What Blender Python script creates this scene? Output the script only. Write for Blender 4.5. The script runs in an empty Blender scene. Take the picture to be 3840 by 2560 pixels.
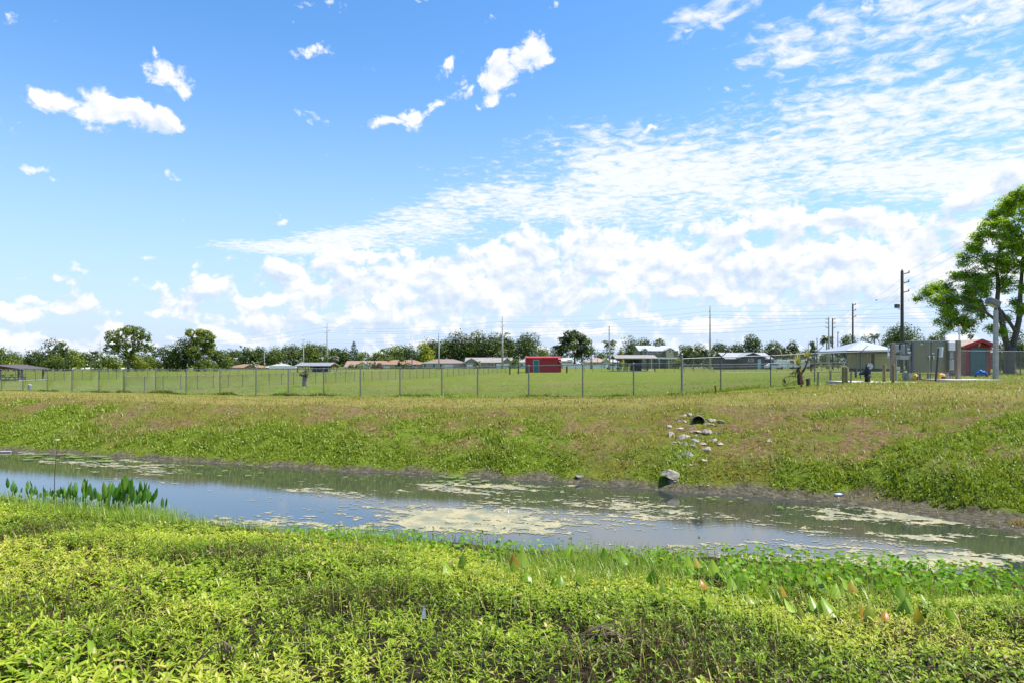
import bpy, bmesh, math, random
import numpy as np
from mathutils import Vector, Matrix, noise as mnoise
rng = np.random.default_rng(11)
random.seed(11)
R = math.radians
scene = bpy.context.scene
COL = scene.collection
# ---------------------------------------------------------------- camera
F, HX, HY, EYE = 2560.0, 1920.0, 1365.0, 3.0      # focal length and horizon in photo pixels; water level is z = 0
cam = bpy.data.cameras.new('camera'); cam.lens = 24.0; cam.sensor_width = 36.0
cam.shift_y = (HY - 1280) / 3840.0; cam.clip_start = 0.05; cam.clip_end = 9000
co = bpy.data.objects.new('camera', cam); co.location = (0, 0, EYE); co.rotation_euler = (R(90), 0, 0)
COL.objects.link(co); scene.camera = co
SUN_AZ, SUN_EL = 92.0, 61.0

def W(px, py, D):
    return Vector(((px - HX) / F * D, D, EYE - (py - HY) / F * D))
def X(px, D): return (px - HX) / F * D
def Zp(py, D): return EYE - (py - HY) / F * D
def M(n, D): return n / F * D                      # photo pixels to metres at a depth

# ---------------------------------------------------------------- numpy noise
_T = rng.random((256, 256))
def vnoise(x, y):
    xi = np.floor(x).astype(int); yi = np.floor(y).astype(int)
    fx = x - xi; fy = y - yi
    fx = fx * fx * (3 - 2 * fx); fy = fy * fy * (3 - 2 * fy)
    a = _T[xi & 255, yi & 255]; b = _T[(xi + 1) & 255, yi & 255]
    c = _T[xi & 255, (yi + 1) & 255]; d = _T[(xi + 1) & 255, (yi + 1) & 255]
    return (a + (b - a) * fx) * (1 - fy) + (c + (d - c) * fx) * fy
def fbm(x, y, f=1.0, o=4, g=0.5):
    x = np.asarray(x, float) * f; y = np.asarray(y, float) * f
    s = 0; a = 1; t = 0
    for i in range(o):
        s = s + a * vnoise(x + 17.3 * i, y - 9.1 * i); t += a
        x = x * 2.03; y = y * 2.03; a *= g
    return s / t
def sstep(a, b, x):
    t = np.clip((np.asarray(x, float) - a) / (b - a), 0, 1)
    return t * t * (3 - 2 * t)

# ---------------------------------------------------------------- terrain
_fx = [-60, -17.7, -10.8, -4.65, -.14, 3.67, 5.44, 7.46, 8.6, 9.6, 14, 40]
_fy = [37.7, 23.6, 21.3, 19.2, 18.07, 16.2, 15.8, 14.3, 12.8, 11.6, 9.4, 2]
_nx = [-60, -10.9, -6.2, -4.1, -1.36, 1.1, 3.4, 5.4, 7.2, 12, 40]
_ny = [31, 15.0, 13.1, 12.2, 11.6, 10.9, 10.5, 10.1, 9.5, 7.6, -2]
def yfar(x):
    return np.interp(x, _fx, _fy) + (fbm(x, np.zeros_like(np.asarray(x, float)) + 3.3, 0.9, 3) - .5) * .7
def ynear(x):
    return np.interp(x, _nx, _ny) + (fbm(x, np.zeros_like(np.asarray(x, float)) + 8.3, 0.7, 3) - .5) * .5
_px = [-3000, 0, 463, 960, 1351, 1791, 2185, 2376, 2557, 2703, 2890, 3055, 3227, 3840, 6000]
_pz = [.6, .69, .76, .83, .88, 1.0, 1.12, 1.22, 1.34, 1.52, 1.66, 1.88, 2.08, 2.18, 2.2]
def crest(p):
    """the levee's crest: distance, height, and where it has come down to the field"""
    return (np.interp(p, [-2500, 0, 640, 1280, 1900, 2560, 3100, 3840, 6000], [55, 29.7, 27, 24.6, 22.8, 22.2, 21, 19.5, 15]), np.interp(p, [0, 640, 1280, 1900, 2560, 3100, 3840], [1.53, 1.52, 1.52, 1.60, 1.70, 1.85, 1.98]),
            np.interp(p, [-2500, 0, 960, 1351, 1791, 2557, 3055, 3840], [110, 60, 46.5, 45, 41, 35.5, 34, 33]))
def shelf(p): return 1.5 * sstep(2950, 3350, p)      # flat muddy shelf at the foot of the far bank
def pxof(x, y): return HX + F * np.asarray(x, float) / np.maximum(np.asarray(y, float), 4.0)
def height(x, y, fine=True):
    x = np.asarray(x, float); y = np.asarray(y, float)
    p = pxof(x, y)
    zp = np.interp(p, _px, _pz)
    zf = np.interp(p, [-2000, 1500, 1990, 2600, 3200, 6000], [1.05, 1.05, 1.55, 1.6, 2.0, 2.0])
    k = sstep(60, 125, y)
    z0 = zp * (1 - k) + zf * k
    yf = yfar(x); s = y - yf; Dc, zc, Df = crest(p); fw = shelf(p)
    t = np.clip((s - fw) / np.maximum(Dc - yf - fw, 1), 0, 1)
    lip = .17 * sstep(.3, 1.3, s - fw) + .05 * sstep(0, .3, s)
    prof = (zc - .22) * (1.45 * t - .45 * t ** 3) + lip
    prof = prof + (z0 - zc) * np.clip((y - Dc) / (Df - Dc), 0, 1)
    far = prof
    if fine:
        bank = sstep(.5, 2, s) * (1 - sstep(60, 90, y))
        far = far + (fbm(x, y, .55, 4) - .5) * .22 * bank + (fbm(x + 40, y, 2.6, 3) - .5) * .09 * bank
    far = far + .22 * np.exp(-((x - 5.35) / .75) ** 2 - ((y - 20.5) / .8) ** 2) * (s > 0)
    s2 = ynear(x) - y
    near = np.minimum(.152 * np.maximum(s2, 0), 1.35)
    if fine: near = near + (fbm(x, y, 1.1, 3) - .5) * .09 * sstep(0, 1, s2)
    bed = -.5 * sstep(0, 1.2, -s) * sstep(0, 1.2, -s2)
    return np.where(s > 0, far, np.where(s2 > 0, near, bed))
def H(x, y): return float(height(np.array([x]), np.array([y]))[0])
def G(px, D):
    x = X(px, D); return Vector((x, D, H(x, D)))
def ground_hit(px, py):
    d = np.geomspace(2.5, 400, 4000); x = (px - HX) / F * d; z = EYE - (py - HY) / F * d
    i = int(np.argmax(z <= np.maximum(height(x, d), 0)))
    return Vector((x[i], d[i], max(H(x[i], d[i]), 0)))

# ---------------------------------------------------------------- materials
MATS = {}
def _nm(name):
    m = bpy.data.materials.new(name); m.use_nodes = True
    nt = m.node_tree; nt.nodes.clear()
    return m, nt, nt.nodes, nt.links
def mat(name, col, rough=.7, metal=0, var=.18, scale=3.0, bump=0.0, dirt=None, spec=.5, stretch=None):
    if name in MATS: return MATS[name]
    m, nt, N, L = _nm(name)
    o = N.new('ShaderNodeOutputMaterial'); b = N.new('ShaderNodeBsdfPrincipled')
    L.new(b.outputs[0], o.inputs[0])
    tc = N.new('ShaderNodeTexCoord'); n = N.new('ShaderNodeTexNoise')
    n.inputs['Scale'].default_value = scale; n.inputs['Detail'].default_value = 6; n.inputs['Roughness'].default_value = .62
    src = tc.outputs['Object']
    if stretch:
        mp = N.new('ShaderNodeMapping'); mp.inputs['Scale'].default_value = stretch
        L.new(src, mp.inputs[0]); src = mp.outputs[0]
    L.new(src, n.inputs['Vector'])
    r = N.new('ShaderNodeValToRGB')
    e = r.color_ramp.elements
    lo = [c * (1 - var) for c in col]; hi = [min(1, c * (1 + var)) for c in col]
    e[0].position = .3; e[0].color = (*(dirt or lo), 1); e[1].position = .7; e[1].color = (*hi, 1)
    if dirt:
        q = e.new(.45); q.color = (*col, 1)
    L.new(n.outputs['Fac'], r.inputs[0]); L.new(r.outputs[0], b.inputs['Base Color'])
    b.inputs['Roughness'].default_value = rough; b.inputs['Metallic'].default_value = metal
    b.inputs['Specular IOR Level'].default_value = spec
    if bump:
        bp = N.new('ShaderNodeBump'); bp.inputs['Strength'].default_value = bump; bp.inputs['Distance'].default_value = .02
        L.new(n.outputs['Fac'], bp.inputs['Height']); L.new(bp.outputs[0], b.inputs['Normal'])
    MATS[name] = m
    return m
def leafmat(name, stops, trans=.45, gloss=.10, rough=.4, tcol=(1.25, 1.2, .55)):
    """diffuse + translucent leaf, colour picked by the per-leaf attribute 'tint'"""
    m, nt, N, L = _nm(name)
    o = N.new('ShaderNodeOutputMaterial')
    at = N.new('ShaderNodeAttribute'); at.attribute_name = 'tint'
    r = N.new('ShaderNodeValToRGB'); e = r.color_ramp.elements
    e[0].position = stops[0][0]; e[0].color = (*stops[0][1], 1)
    e[1].position = stops[-1][0]; e[1].color = (*stops[-1][1], 1)
    for p, c in stops[1:-1]:
        q = e.new(p); q.color = (*c, 1)
    L.new(at.outputs['Fac'], r.inputs[0])
    d = N.new('ShaderNodeBsdfDiffuse'); t = N.new('ShaderNodeBsdfTranslucent'); g = N.new('ShaderNodeBsdfGlossy')
    g.inputs['Roughness'].default_value = rough; g.inputs['Color'].default_value = (1, 1, 1, 1)
    mu = N.new('ShaderNodeMix'); mu.data_type = 'RGBA'; mu.blend_type = 'MULTIPLY'; mu.inputs[0].default_value = 1
    mu.inputs[7].default_value = (*tcol, 1)
    L.new(r.outputs[0], mu.inputs[6])
    L.new(r.outputs[0], d.inputs[0]); L.new(mu.outputs[2], t.inputs[0])
    m1 = N.new('ShaderNodeMixShader'); m1.inputs[0].default_value = trans
    L.new(d.outputs[0], m1.inputs[1]); L.new(t.outputs[0], m1.inputs[2])
    m2 = N.new('ShaderNodeMixShader'); m2.inputs[0].default_value = gloss * .35
    L.new(m1.outputs[0], m2.inputs[1]); L.new(g.outputs[0], m2.inputs[2])
    L.new(m2.outputs[0], o.inputs[0])
    MATS[name] = m
    return m

# ---------------------------------------------------------------- objects
def tag(o, label=None, cat=None, group=None, kind=None):
    if label: o['label'] = label
    if cat: o['category'] = cat
    if group: o['group'] = group
    if kind: o['kind'] = kind
    return o
def empty(name, loc, label, cat, group=None, rz=0):
    o = bpy.data.objects.new(name, None); o.location = loc; o.rotation_euler = (0, 0, rz)
    o.empty_display_size = .2
    COL.objects.link(o); return tag(o, label, cat, group)
def link(name, me, m, parent=None, smooth=False):
    o = bpy.data.objects.new(name, me); COL.objects.link(o)
    if m is not None:
        for q in (m if isinstance(m, (list, tuple)) else [m]): me.materials.append(q)
    if parent is not None: o.parent = parent
    if smooth:
        me.polygons.foreach_set('use_smooth', np.ones(len(me.polygons), bool))
    return o
def mesh_np(name, v, f, tint=None):
    """v (N,3); f (M,3) triangles"""
    me = bpy.data.meshes.new(name)
    v = np.ascontiguousarray(v, np.float32); f = np.ascontiguousarray(f, np.int32)
    me.vertices.add(len(v)); me.vertices.foreach_set('co', v.ravel())
    k = f.shape[1]
    me.loops.add(f.size); me.loops.foreach_set('vertex_index', f.ravel())
    me.polygons.add(len(f)); me.polygons.foreach_set('loop_start', np.arange(0, f.size, k, dtype=np.int32))
    me.update(calc_edges=True)
    if tint is not None:
        a = me.attributes.new('tint', 'FLOAT', 'POINT'); a.data.foreach_set('value', np.ascontiguousarray(tint, np.float32))
    return me
class MB:
    """collects boxes, tubes, prisms and polygons; build() links them as ONE mesh object"""
    def __init__(s): s.v = []; s.f = []; s.mi = []; s.c = 0
    def add(s, v, f):
        b = len(s.v); s.v += [tuple(p) for p in v]; s.f += [tuple(i + b for i in q) for q in f]; s.mi += [s.c] * len(f); return s
    def box(s, c, d, rz=0, tilt=None):
        m = Matrix.Rotation(rz, 3, 'Z')
        if tilt is not None: m = tilt @ m
        c = Vector(c); h = Vector(d) / 2
        p = [c + m @ Vector((x * h.x, y * h.y, z * h.z)) for x in (-1, 1) for y in (-1, 1) for z in (-1, 1)]
        return s.add(p, [(0, 1, 3, 2), (4, 6, 7, 5), (0, 4, 5, 1), (2, 3, 7, 6), (0, 2, 6, 4), (1, 5, 7, 3)])
    def tube(s, pts, rad, n=8, cap=True):
        pts = [Vector(p) for p in pts]
        rad = rad if isinstance(rad, (list, tuple)) else [rad] * len(pts)
        vs = []; fs = []; u = None
        for i, p in enumerate(pts):
            t = (pts[min(i + 1, len(pts) - 1)] - pts[max(i - 1, 0)])
            if t.length < 1e-9: t = Vector((0, 0, 1))
            t.normalize()
            if u is None: u = t.orthogonal().normalized()
            u = (u - t * u.dot(t)).normalized(); w = t.cross(u)
            for k in range(n):
                a = 2 * math.pi * k / n
                vs.append(p + (u * math.cos(a) + w * math.sin(a)) * rad[i])
        for i in range(len(pts) - 1):
            for k in range(n):
                a = i * n + k; b = i * n + (k + 1) % n
                fs.append((a, b, b + n, a + n))
        if cap:
            fs.append(tuple(range(n))[::-1]); e = (len(pts) - 1) * n; fs.append(tuple(range(e, e + n)))
        return s.add(vs, fs)
    def prism(s, poly, h0, h1):
        """polygon in x,z extruded along y from h0 to h1"""
        n = len(poly)
        v = [(x, h0, z) for x, z in poly] + [(x, h1, z) for x, z in poly]
        f = [tuple(range(n)), tuple(range(n, 2 * n))[::-1]] + [(i, i + n, (i + 1) % n + n, (i + 1) % n) for i in range(n)]
        return s.add(v, f)
    def lathe(s, prof, c=(0, 0, 0), n=16, axis='Z'):
        v = []; f = []
        c = Vector(c)
        for r, z in prof:
            for k in range(n):
                a = 2 * math.pi * k / n
                q = (r * math.cos(a), r * math.sin(a), z)
                if axis == 'Y': q = (q[0], q[2], q[1])
                if axis == 'X': q = (q[2], q[0], q[1])
                v.append(c + Vector(q))
        for i in range(len(prof) - 1):
            for k in range(n):
                a = i * n + k; b = i * n + (k + 1) % n; f.append((a, b, b + n, a + n))
        f.append(tuple(range(n))[::-1]); e = (len(prof) - 1) * n; f.append(tuple(range(e, e + n)))
        return s.add(v, f)
    def build(s, name, m, parent=None, bevel=0, smooth=False):
        me = bpy.data.meshes.new(name); me.from_pydata(s.v, [], s.f); me.update()
        bm = bmesh.new(); bm.from_mesh(me)
        bmesh.ops.recalc_face_normals(bm, faces=bm.faces)
        if bevel: bmesh.ops.bevel(bm, geom=[e for e in bm.edges if len(e.link_faces) == 2 and e.calc_face_angle(0) > .5], offset=bevel, segments=2, affect='EDGES', profile=.6)
        bm.to_mesh(me); bm.free()
        if isinstance(m, (list, tuple)) and not bevel: me.polygons.foreach_set('material_index', s.mi)
        return link(name, me, m, parent, smooth)
def copy_tree(o, parent=None):
    c = o.copy(); COL.objects.link(c)
    if parent is not None: c.parent = parent
    for ch in list(o.children): copy_tree(ch, c)
    return c
ORD = ('first second third fourth fifth sixth seventh eighth ninth tenth eleventh twelfth thirteenth fourteenth fifteenth sixteenth '
       'seventeenth eighteenth nineteenth twentieth').split()
ORD += ['twenty-' + w for w in ORD[:9]] + ['thirtieth'] + ['thirty-' + w for w in ORD[:9]] + ['fortieth'] + ['forty-' + w for w in ORD[:9]]

# ---------------------------------------------------------------- vectorised leaves
def leaves(base, az, pitch, L, Wd, droop=.5, fold=.25):
    """pointed leaf blades: 8 vertices, 8 triangles each"""
    n = len(base)
    ca, sa = np.cos(az), np.sin(az)
    ts = np.array([0, .32, .68, 1.0]); ws = np.array([0, 1, .72, 0])
    c = np.zeros((n, 4, 3))
    for i, t in enumerate(ts):
        pp = pitch - droop * t * .5
        r = L * t * np.cos(pp); z = L * t * np.sin(pp)
        c[:, i, 0] = base[:, 0] + r * ca; c[:, i, 1] = base[:, 1] + r * sa; c[:, i, 2] = base[:, 2] + z
    side = np.stack([-sa, ca, np.zeros(n)], 1)
    v = np.zeros((n, 8, 3))
    v[:, 0] = c[:, 0]; v[:, 7] = c[:, 3]
    for j, i in ((1, 1), (4, 2)):
        w = (Wd * .5 * ws[i])[:, None]
        up = np.zeros((n, 3)); up[:, 2] = w[:, 0] * fold * 2
        v[:, j] = c[:, i] - side * w + up; v[:, j + 1] = c[:, i]; v[:, j + 2] = c[:, i] + side * w + up
    f0 = np.array([(0, 2, 1), (0, 3, 2), (1, 2, 5), (1, 5, 4), (2, 3, 6), (2, 6, 5), (4, 5, 7), (5, 6, 7)])
    f = (f0[None] + (np.arange(n) * 8)[:, None, None]).reshape(-1, 3)
    return v.reshape(-1, 3), f
def blades(base, az, L, Wd, lean, curl):
    """grass blades: 5 vertices, 3 triangles each"""
    n = len(base)
    ca, sa = np.cos(az), np.sin(az)
    side = np.stack([-sa, ca, np.zeros(n)], 1) * (Wd * .5)[:, None]
    def at(t):
        r = L * t * np.sin(lean + curl * t); z = L * t * np.cos(lean + curl * t)
        return np.stack([base[:, 0] + r * ca, base[:, 1] + r * sa, base[:, 2] + z], 1)
    m, t = at(.55), at(1.0)
    v = np.stack([base - side, base + side, m - side * .8, m + side * .8, t], 1)
    f0 = np.array([(0, 1, 3), (0, 3, 2), (2, 3, 4)])
    f = (f0[None] + (np.arange(n) * 5)[:, None, None]).reshape(-1, 3)
    return v.reshape(-1, 3), f
def cards(cen, nor, size, asp=.6):
    """rhombic leaf clumps with a given facing"""
    n = len(cen)
    nor = nor / np.maximum(np.linalg.norm(nor, axis=1, keepdims=True), 1e-6)
    a = rng.normal(size=(n, 3)); u = np.cross(nor, a); u /= np.maximum(np.linalg.norm(u, axis=1, keepdims=True), 1e-6)
    w = np.cross(nor, u)
    s = size[:, None]
    v = np.stack([cen - u * s * .5, cen + w * s * .5 * asp + nor * s * .08, cen + u * s * .5, cen - w * s * .5 * asp + nor * s * .08], 1)
    f0 = np.array([(0, 1, 2), (0, 2, 3)])
    f = (f0[None] + (np.arange(n) * 4)[:, None, None]).reshape(-1, 3)
    return v.reshape(-1, 3), f
def discs(cen, nor, rad, k=7):
    n = len(cen)
    nor = nor / np.linalg.norm(nor, axis=1, keepdims=True)
    a = rng.normal(size=(n, 3)); u = np.cross(nor, a); u /= np.linalg.norm(u, axis=1, keepdims=True)
    w = np.cross(nor, u)
    v = np.zeros((n, k + 1, 3)); v[:, 0] = cen - nor * (rad * .18)[:, None]
    for i in range(k):
        t = 2 * math.pi * i / k; rr = (rad * (1 - (.45 if i == 0 else 0)))[:, None]
        v[:, i + 1] = cen + (u * math.cos(t) + w * math.sin(t)) * rr
    f0 = np.array([(0, i + 1, (i + 1) % k + 1) for i in range(k)])
    f = (f0[None] + (np.arange(n) * (k + 1))[:, None, None]).reshape(-1, 3)
    return v.reshape(-1, 3), f
def merge(parts):
    vs, fs, ts = [], [], []; b = 0
    for v, f, t in parts:
        vs.append(v); fs.append(f + b); ts.append(t); b += len(v)
    return np.concatenate(vs), np.concatenate(fs), np.concatenate(ts)
# ================================================================ sky, sun
SUNV = Vector((math.sin(R(SUN_AZ)) * math.cos(R(SUN_EL)), math.cos(R(SUN_AZ)) * math.cos(R(SUN_EL)), math.sin(R(SUN_EL))))
sl = bpy.data.lights.new('sun', 'SUN'); sl.energy = 5.0; sl.angle = R(.53); sl.color = (1, .955, .88)
so = bpy.data.objects.new('sun', sl); so.rotation_euler = SUNV.to_track_quat('Z', 'Y').to_euler(); COL.objects.link(so)
scene.view_settings.view_transform = 'Standard'; scene.view_settings.look = 'None'
scene.view_settings.exposure = 0.8; scene.view_settings.gamma = 1

def angp(px, py):
    u = (px - HX) / F; v = (HY - py) / F
    return math.atan(u), math.atan(v / math.sqrt(1 + u * u))
def ell(cx, cy, rx, ry, rot=0):
    """a cloud's place and size in the sky as azimuth / elevation"""
    a, e = angp(cx, cy); c, s = math.cos(R(rot)), math.sin(R(rot))
    p = angp(cx + rx * c, cy - rx * s); q = angp(cx - ry * s, cy - ry * c)
    dx, dy = p[0] - a, p[1] - e
    return a, e, math.hypot(dx, dy), math.hypot(q[0] - a, q[1] - e), math.atan2(dy, dx)
CUM = [(225, 365, 105, 42, 8), (370, 385, 125, 80, 0), (500, 425, 125, 62, -24), (590, 455, 60, 45, -20), (600, 265, 75, 45, -25), (665, 305, 55, 42, -30),
       (1985, 215, 95, 62, 30), (1885, 275, 85, 55, 15), (1745, 340, 50, 26, 30), (1560, 435, 70, 42, 30), (1480, 460, 55, 18, 15), (1670, 235, 45, 22, 30), (1860, 350, 50, 22, 20),
       (1060, 1015, 80, 62, 0), (1130, 1080, 95, 90, 0), (1300, 1010, 150, 95, 0), (1420, 1080, 210, 110, 0), (1600, 1040, 180, 100, 0), (1800, 1040, 190, 110, 0), (1960, 960, 220, 100, 12),
       (2150, 890, 150, 85, 0), (2280, 960, 200, 110, 0), (2500, 960, 130, 90, -20), (2620, 1080, 180, 75, -20), (2400, 1080, 230, 90, 0), (2720, 860, 160, 48, 12), (2920, 820, 180, 75, 0), (3150, 830, 200, 72, 0),
       (3380, 860, 280, 75, 0), (2900, 950, 240, 80, 0), (3180, 990, 220, 75, 0), (3380, 940, 130, 65, 15), (3500, 960, 120, 60, -10), (3680, 900, 200, 95, 0), (2900, 1060, 250, 52, 0), (3120, 1050, 200, 45, 0),
       (3640, 730, 120, 52, 15), (3780, 690, 120, 60, 10), (770, 1075, 95, 42, 8), (700, 1130, 120, 30, 0), (690, 1175, 110, 28, 0), (990, 1130, 150, 42, 0), (1050, 1200, 180, 42, 5), (1400, 1190, 180, 58, 0),
       (1620, 1240, 150, 36, 0), (1750, 1165, 170, 40, 0), (2020, 1245, 230, 38, 0), (590, 1065, 60, 18, 0), (320, 1140, 65, 38, 0), (230, 1158, 50, 30, 0), (50, 1190, 95, 52, 0), (110, 1120, 50, 12, 0), (430, 1175, 50, 16, 8),
       (2480, 1140, 90, 26, 0), (2230, 1082, 40, 34, 0), (2780, 1120, 50, 22, 0), (2900, 1160, 46, 24, 0), (2330, 1190, 55, 13, 0), (3020, 1110, 60, 20, 0), (3250, 1100, 110, 26, 0), (1750, 1085, 760, 150, 0), (2750, 1020, 950, 165, 0), (3400, 1000, 650, 180, 0), (450, 1235, 110, 26, 0), (870, 1190, 60, 26, 0), (60, 1265, 110, 26, 0), (520, 1250, 70, 30, 0)]
SHEET = [(2900, 600, 1450, 215, 14.5), (3550, 520, 800, 260, 14), (1700, 800, 420, 90, 18), (1250, 900, 330, 45, 6), (3150, 110, 420, 130, 12), (3560, 90, 420, 170, 14), (3400, 470, 700, 170, 14), (2700, 40, 260, 60, 25), (3400, 230, 420, 70, 14)]

w = bpy.data.worlds.new('World'); scene.world = w; w.use_nodes = True
nt = w.node_tree; N, L = nt.nodes, nt.links; N.clear()
def math_(nn, ll, op, a, b=None, c=None, clamp=False):
    n = nn.new('ShaderNodeMath'); n.operation = op; n.use_clamp = clamp
    for i, q in enumerate((a, b, c)):
        if q is None: continue
        if isinstance(q, (int, float)): n.inputs[i].default_value = q
        else: ll.new(q, n.inputs[i])
    return n.outputs[0]
def vmath(nn, ll, op, a, b=None):
    n = nn.new('ShaderNodeVectorMath'); n.operation = op
    for i, q in enumerate((a, b)):
        if q is None: continue
        if isinstance(q, tuple): n.inputs[i].default_value = q
        else: ll.new(q, n.inputs[i])
    return n
def smooth_(nn, ll, v, a, b):
    n = nn.new('ShaderNodeMapRange'); n.interpolation_type = 'SMOOTHSTEP'
    ll.new(v, n.inputs[0]); n.inputs[1].default_value = a; n.inputs[2].default_value = b
    return n.outputs[0]
def ellipses(nn, ll, vec, lst, weigh=False):
    out = None
    for e in lst:
        a, el, rx, ry, rot = ell(*e[:5])
        mp = nn.new('ShaderNodeMapping'); mp.vector_type = 'TEXTURE'
        mp.inputs['Location'].default_value = (a, el, 0); mp.inputs['Rotation'].default_value = (0, 0, rot); mp.inputs['Scale'].default_value = (rx, ry, 1)
        if out is None: ll.new(vec, mp.inputs[0])
        else:      # chained, so that the shader evaluates the ellipses one after another and not all at once
            ch = nn.new('ShaderNodeVectorMath'); ch.operation = 'MULTIPLY_ADD'; ch.inputs[1].default_value = (1e-8, 1e-8, 0)
            ll.new(out, ch.inputs[0]); ll.new(vec, ch.inputs[2]); ll.new(ch.outputs[0], mp.inputs[0])
        ln = vmath(nn, ll, 'LENGTH', mp.outputs[0]).outputs['Value']
        kk = min(1.0, max(.35, e[3] / 62.0)) if weigh else 1.0
        v = math_(nn, ll, 'MULTIPLY_ADD', ln, -kk, kk * (1.12 if kk < 1 else 1))
        out = v if out is None else math_(nn, ll, 'SMOOTH_MAX', out, v, .18)
    return out
# cloud density as a node group so that it can be read twice, once a little way towards the sun
g = bpy.data.node_groups.new('cumulus', 'ShaderNodeTree')
g.interface.new_socket('p', in_out='INPUT', socket_type='NodeSocketVector')
g.interface.new_socket('d', in_out='OUTPUT', socket_type='NodeSocketFloat')
gn, gl = g.nodes, g.links
gi = gn.new('NodeGroupInput'); go = gn.new('NodeGroupOutput')
flat = vmath(gn, gl, 'MULTIPLY', gi.outputs[0], (1, 1, 0)).outputs[0]
wz = gn.new('ShaderNodeTexNoise'); wz.noise_dimensions = '2D'; wz.inputs['Scale'].default_value = 11; wz.inputs['Detail'].default_value = 3
gl.new(flat, wz.inputs['Vector'])
wv = vmath(gn, gl, 'SUBTRACT', wz.outputs['Color'], (.5, .5, .5)).outputs[0]
ws = gn.new('ShaderNodeVectorMath'); ws.operation = 'SCALE'; ws.inputs['Scale'].default_value = .035; gl.new(wv, ws.inputs[0])
pw = vmath(gn, gl, 'ADD', flat, ws.outputs[0]).outputs[0]
mask = ellipses(gn, gl, pw, CUM, True)
st = vmath(gn, gl, 'MULTIPLY', pw, (1, 1.25, 1)).outputs[0]
n1 = gn.new('ShaderNodeTexNoise'); n1.noise_dimensions = '2D'; n1.inputs['Scale'].default_value = 27; n1.inputs['Detail'].default_value = 9; n1.inputs['Roughness'].default_value = .6; gl.new(st, n1.inputs['Vector'])
vo = gn.new('ShaderNodeTexVoronoi'); vo.feature = 'F1'; vo.voronoi_dimensions = '2D'; vo.inputs['Scale'].default_value = 44; vo.inputs['Detail'].default_value = 3; vo.inputs['Roughness'].default_value = .5; vo.normalize = True
gl.new(st, vo.inputs['Vector'])
nn1 = math_(gn, gl, 'MULTIPLY_ADD', n1.outputs['Fac'], 3.0, -1.5)
nn2 = math_(gn, gl, 'MULTIPLY_ADD', vo.outputs['Distance'], -1.5, .42)
nsum = math_(gn, gl, 'ADD', nn1, nn2)
# low band of many small distant heaps over the horizon
sx = gn.new('ShaderNodeSeparateXYZ'); gl.new(flat, sx.inputs[0])
bd = gn.new('ShaderNodeTexNoise'); bd.noise_dimensions = '2D'; bd.inputs['Scale'].default_value = 9; bd.inputs['Detail'].default_value = 4
bs = vmath(gn, gl, 'MULTIPLY', flat, (1, 2.6, 1)).outputs[0]; gl.new(bs, bd.inputs['Vector'])
b1 = smooth_(gn, gl, sx.outputs[1], .105, .02)
b2 = math_(gn, gl, 'MULTIPLY_ADD', bd.outputs['Fac'], 3.4, -1.75)
band = math_(gn, gl, 'ADD', math_(gn, gl, 'MULTIPLY', b1, .85), math_(gn, gl, 'ADD', b2, -.75))
mk = math_(gn, gl, 'MAXIMUM', mask, band)
mk = math_(gn, gl, 'MINIMUM', math_(gn, gl, 'MULTIPLY', mk, 1.05), .70)
gl.new(math_(gn, gl, 'MULTIPLY_ADD', nsum, .80, mk), go.inputs[0])

tc = N.new('ShaderNodeTexCoord'); sp = N.new('ShaderNodeSeparateXYZ')
nrm = vmath(N, L, 'NORMALIZE', tc.outputs['Generated']).outputs[0]
L.new(nrm, sp.inputs[0])
az = math_(N, L, 'ARCTAN2', sp.outputs[0], sp.outputs[1]); el = math_(N, L, 'ARCSINE', sp.outputs[2])
ela = math_(N, L, 'ABSOLUTE', el)
cb = N.new('ShaderNodeCombineXYZ'); L.new(az, cb.inputs[0]); L.new(ela, cb.inputs[1]); P0 = cb.outputs[0]
def grp(v):
    n = N.new('ShaderNodeGroup'); n.node_tree = g; L.new(v, n.inputs[0]); return n.outputs[0]
def after(v, prev):
    ch = N.new('ShaderNodeVectorMath'); ch.operation = 'MULTIPLY_ADD'; ch.inputs[1].default_value = (1e-8, 1e-8, 0)
    L.new(prev, ch.inputs[0]); L.new(v, ch.inputs[2]); return ch.outputs[0]
d0 = grp(P0); d1 = grp(vmath(N, L, 'ADD', after(P0, d0), (.004, .012, 0)).outputs[0])
acum = math_(N, L, 'POWER', smooth_(N, L, d0, -.12, .40), 1.1)
sh = math_(N, L, 'MULTIPLY_ADD', math_(N, L, 'SUBTRACT', d0, d1), .80, .62)
lf = N.new('ShaderNodeTexNoise'); lf.noise_dimensions = '2D'; lf.inputs['Scale'].default_value = 15; lf.inputs['Detail'].default_value = 4; L.new(vmath(N, L, 'MULTIPLY', P0, (1, 1.9, 1)).outputs[0], lf.inputs['Vector'])
sh = math_(N, L, 'ADD', sh, math_(N, L, 'MULTIPLY_ADD', lf.outputs['Fac'], 2.2, -1.06), clamp=True)
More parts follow.
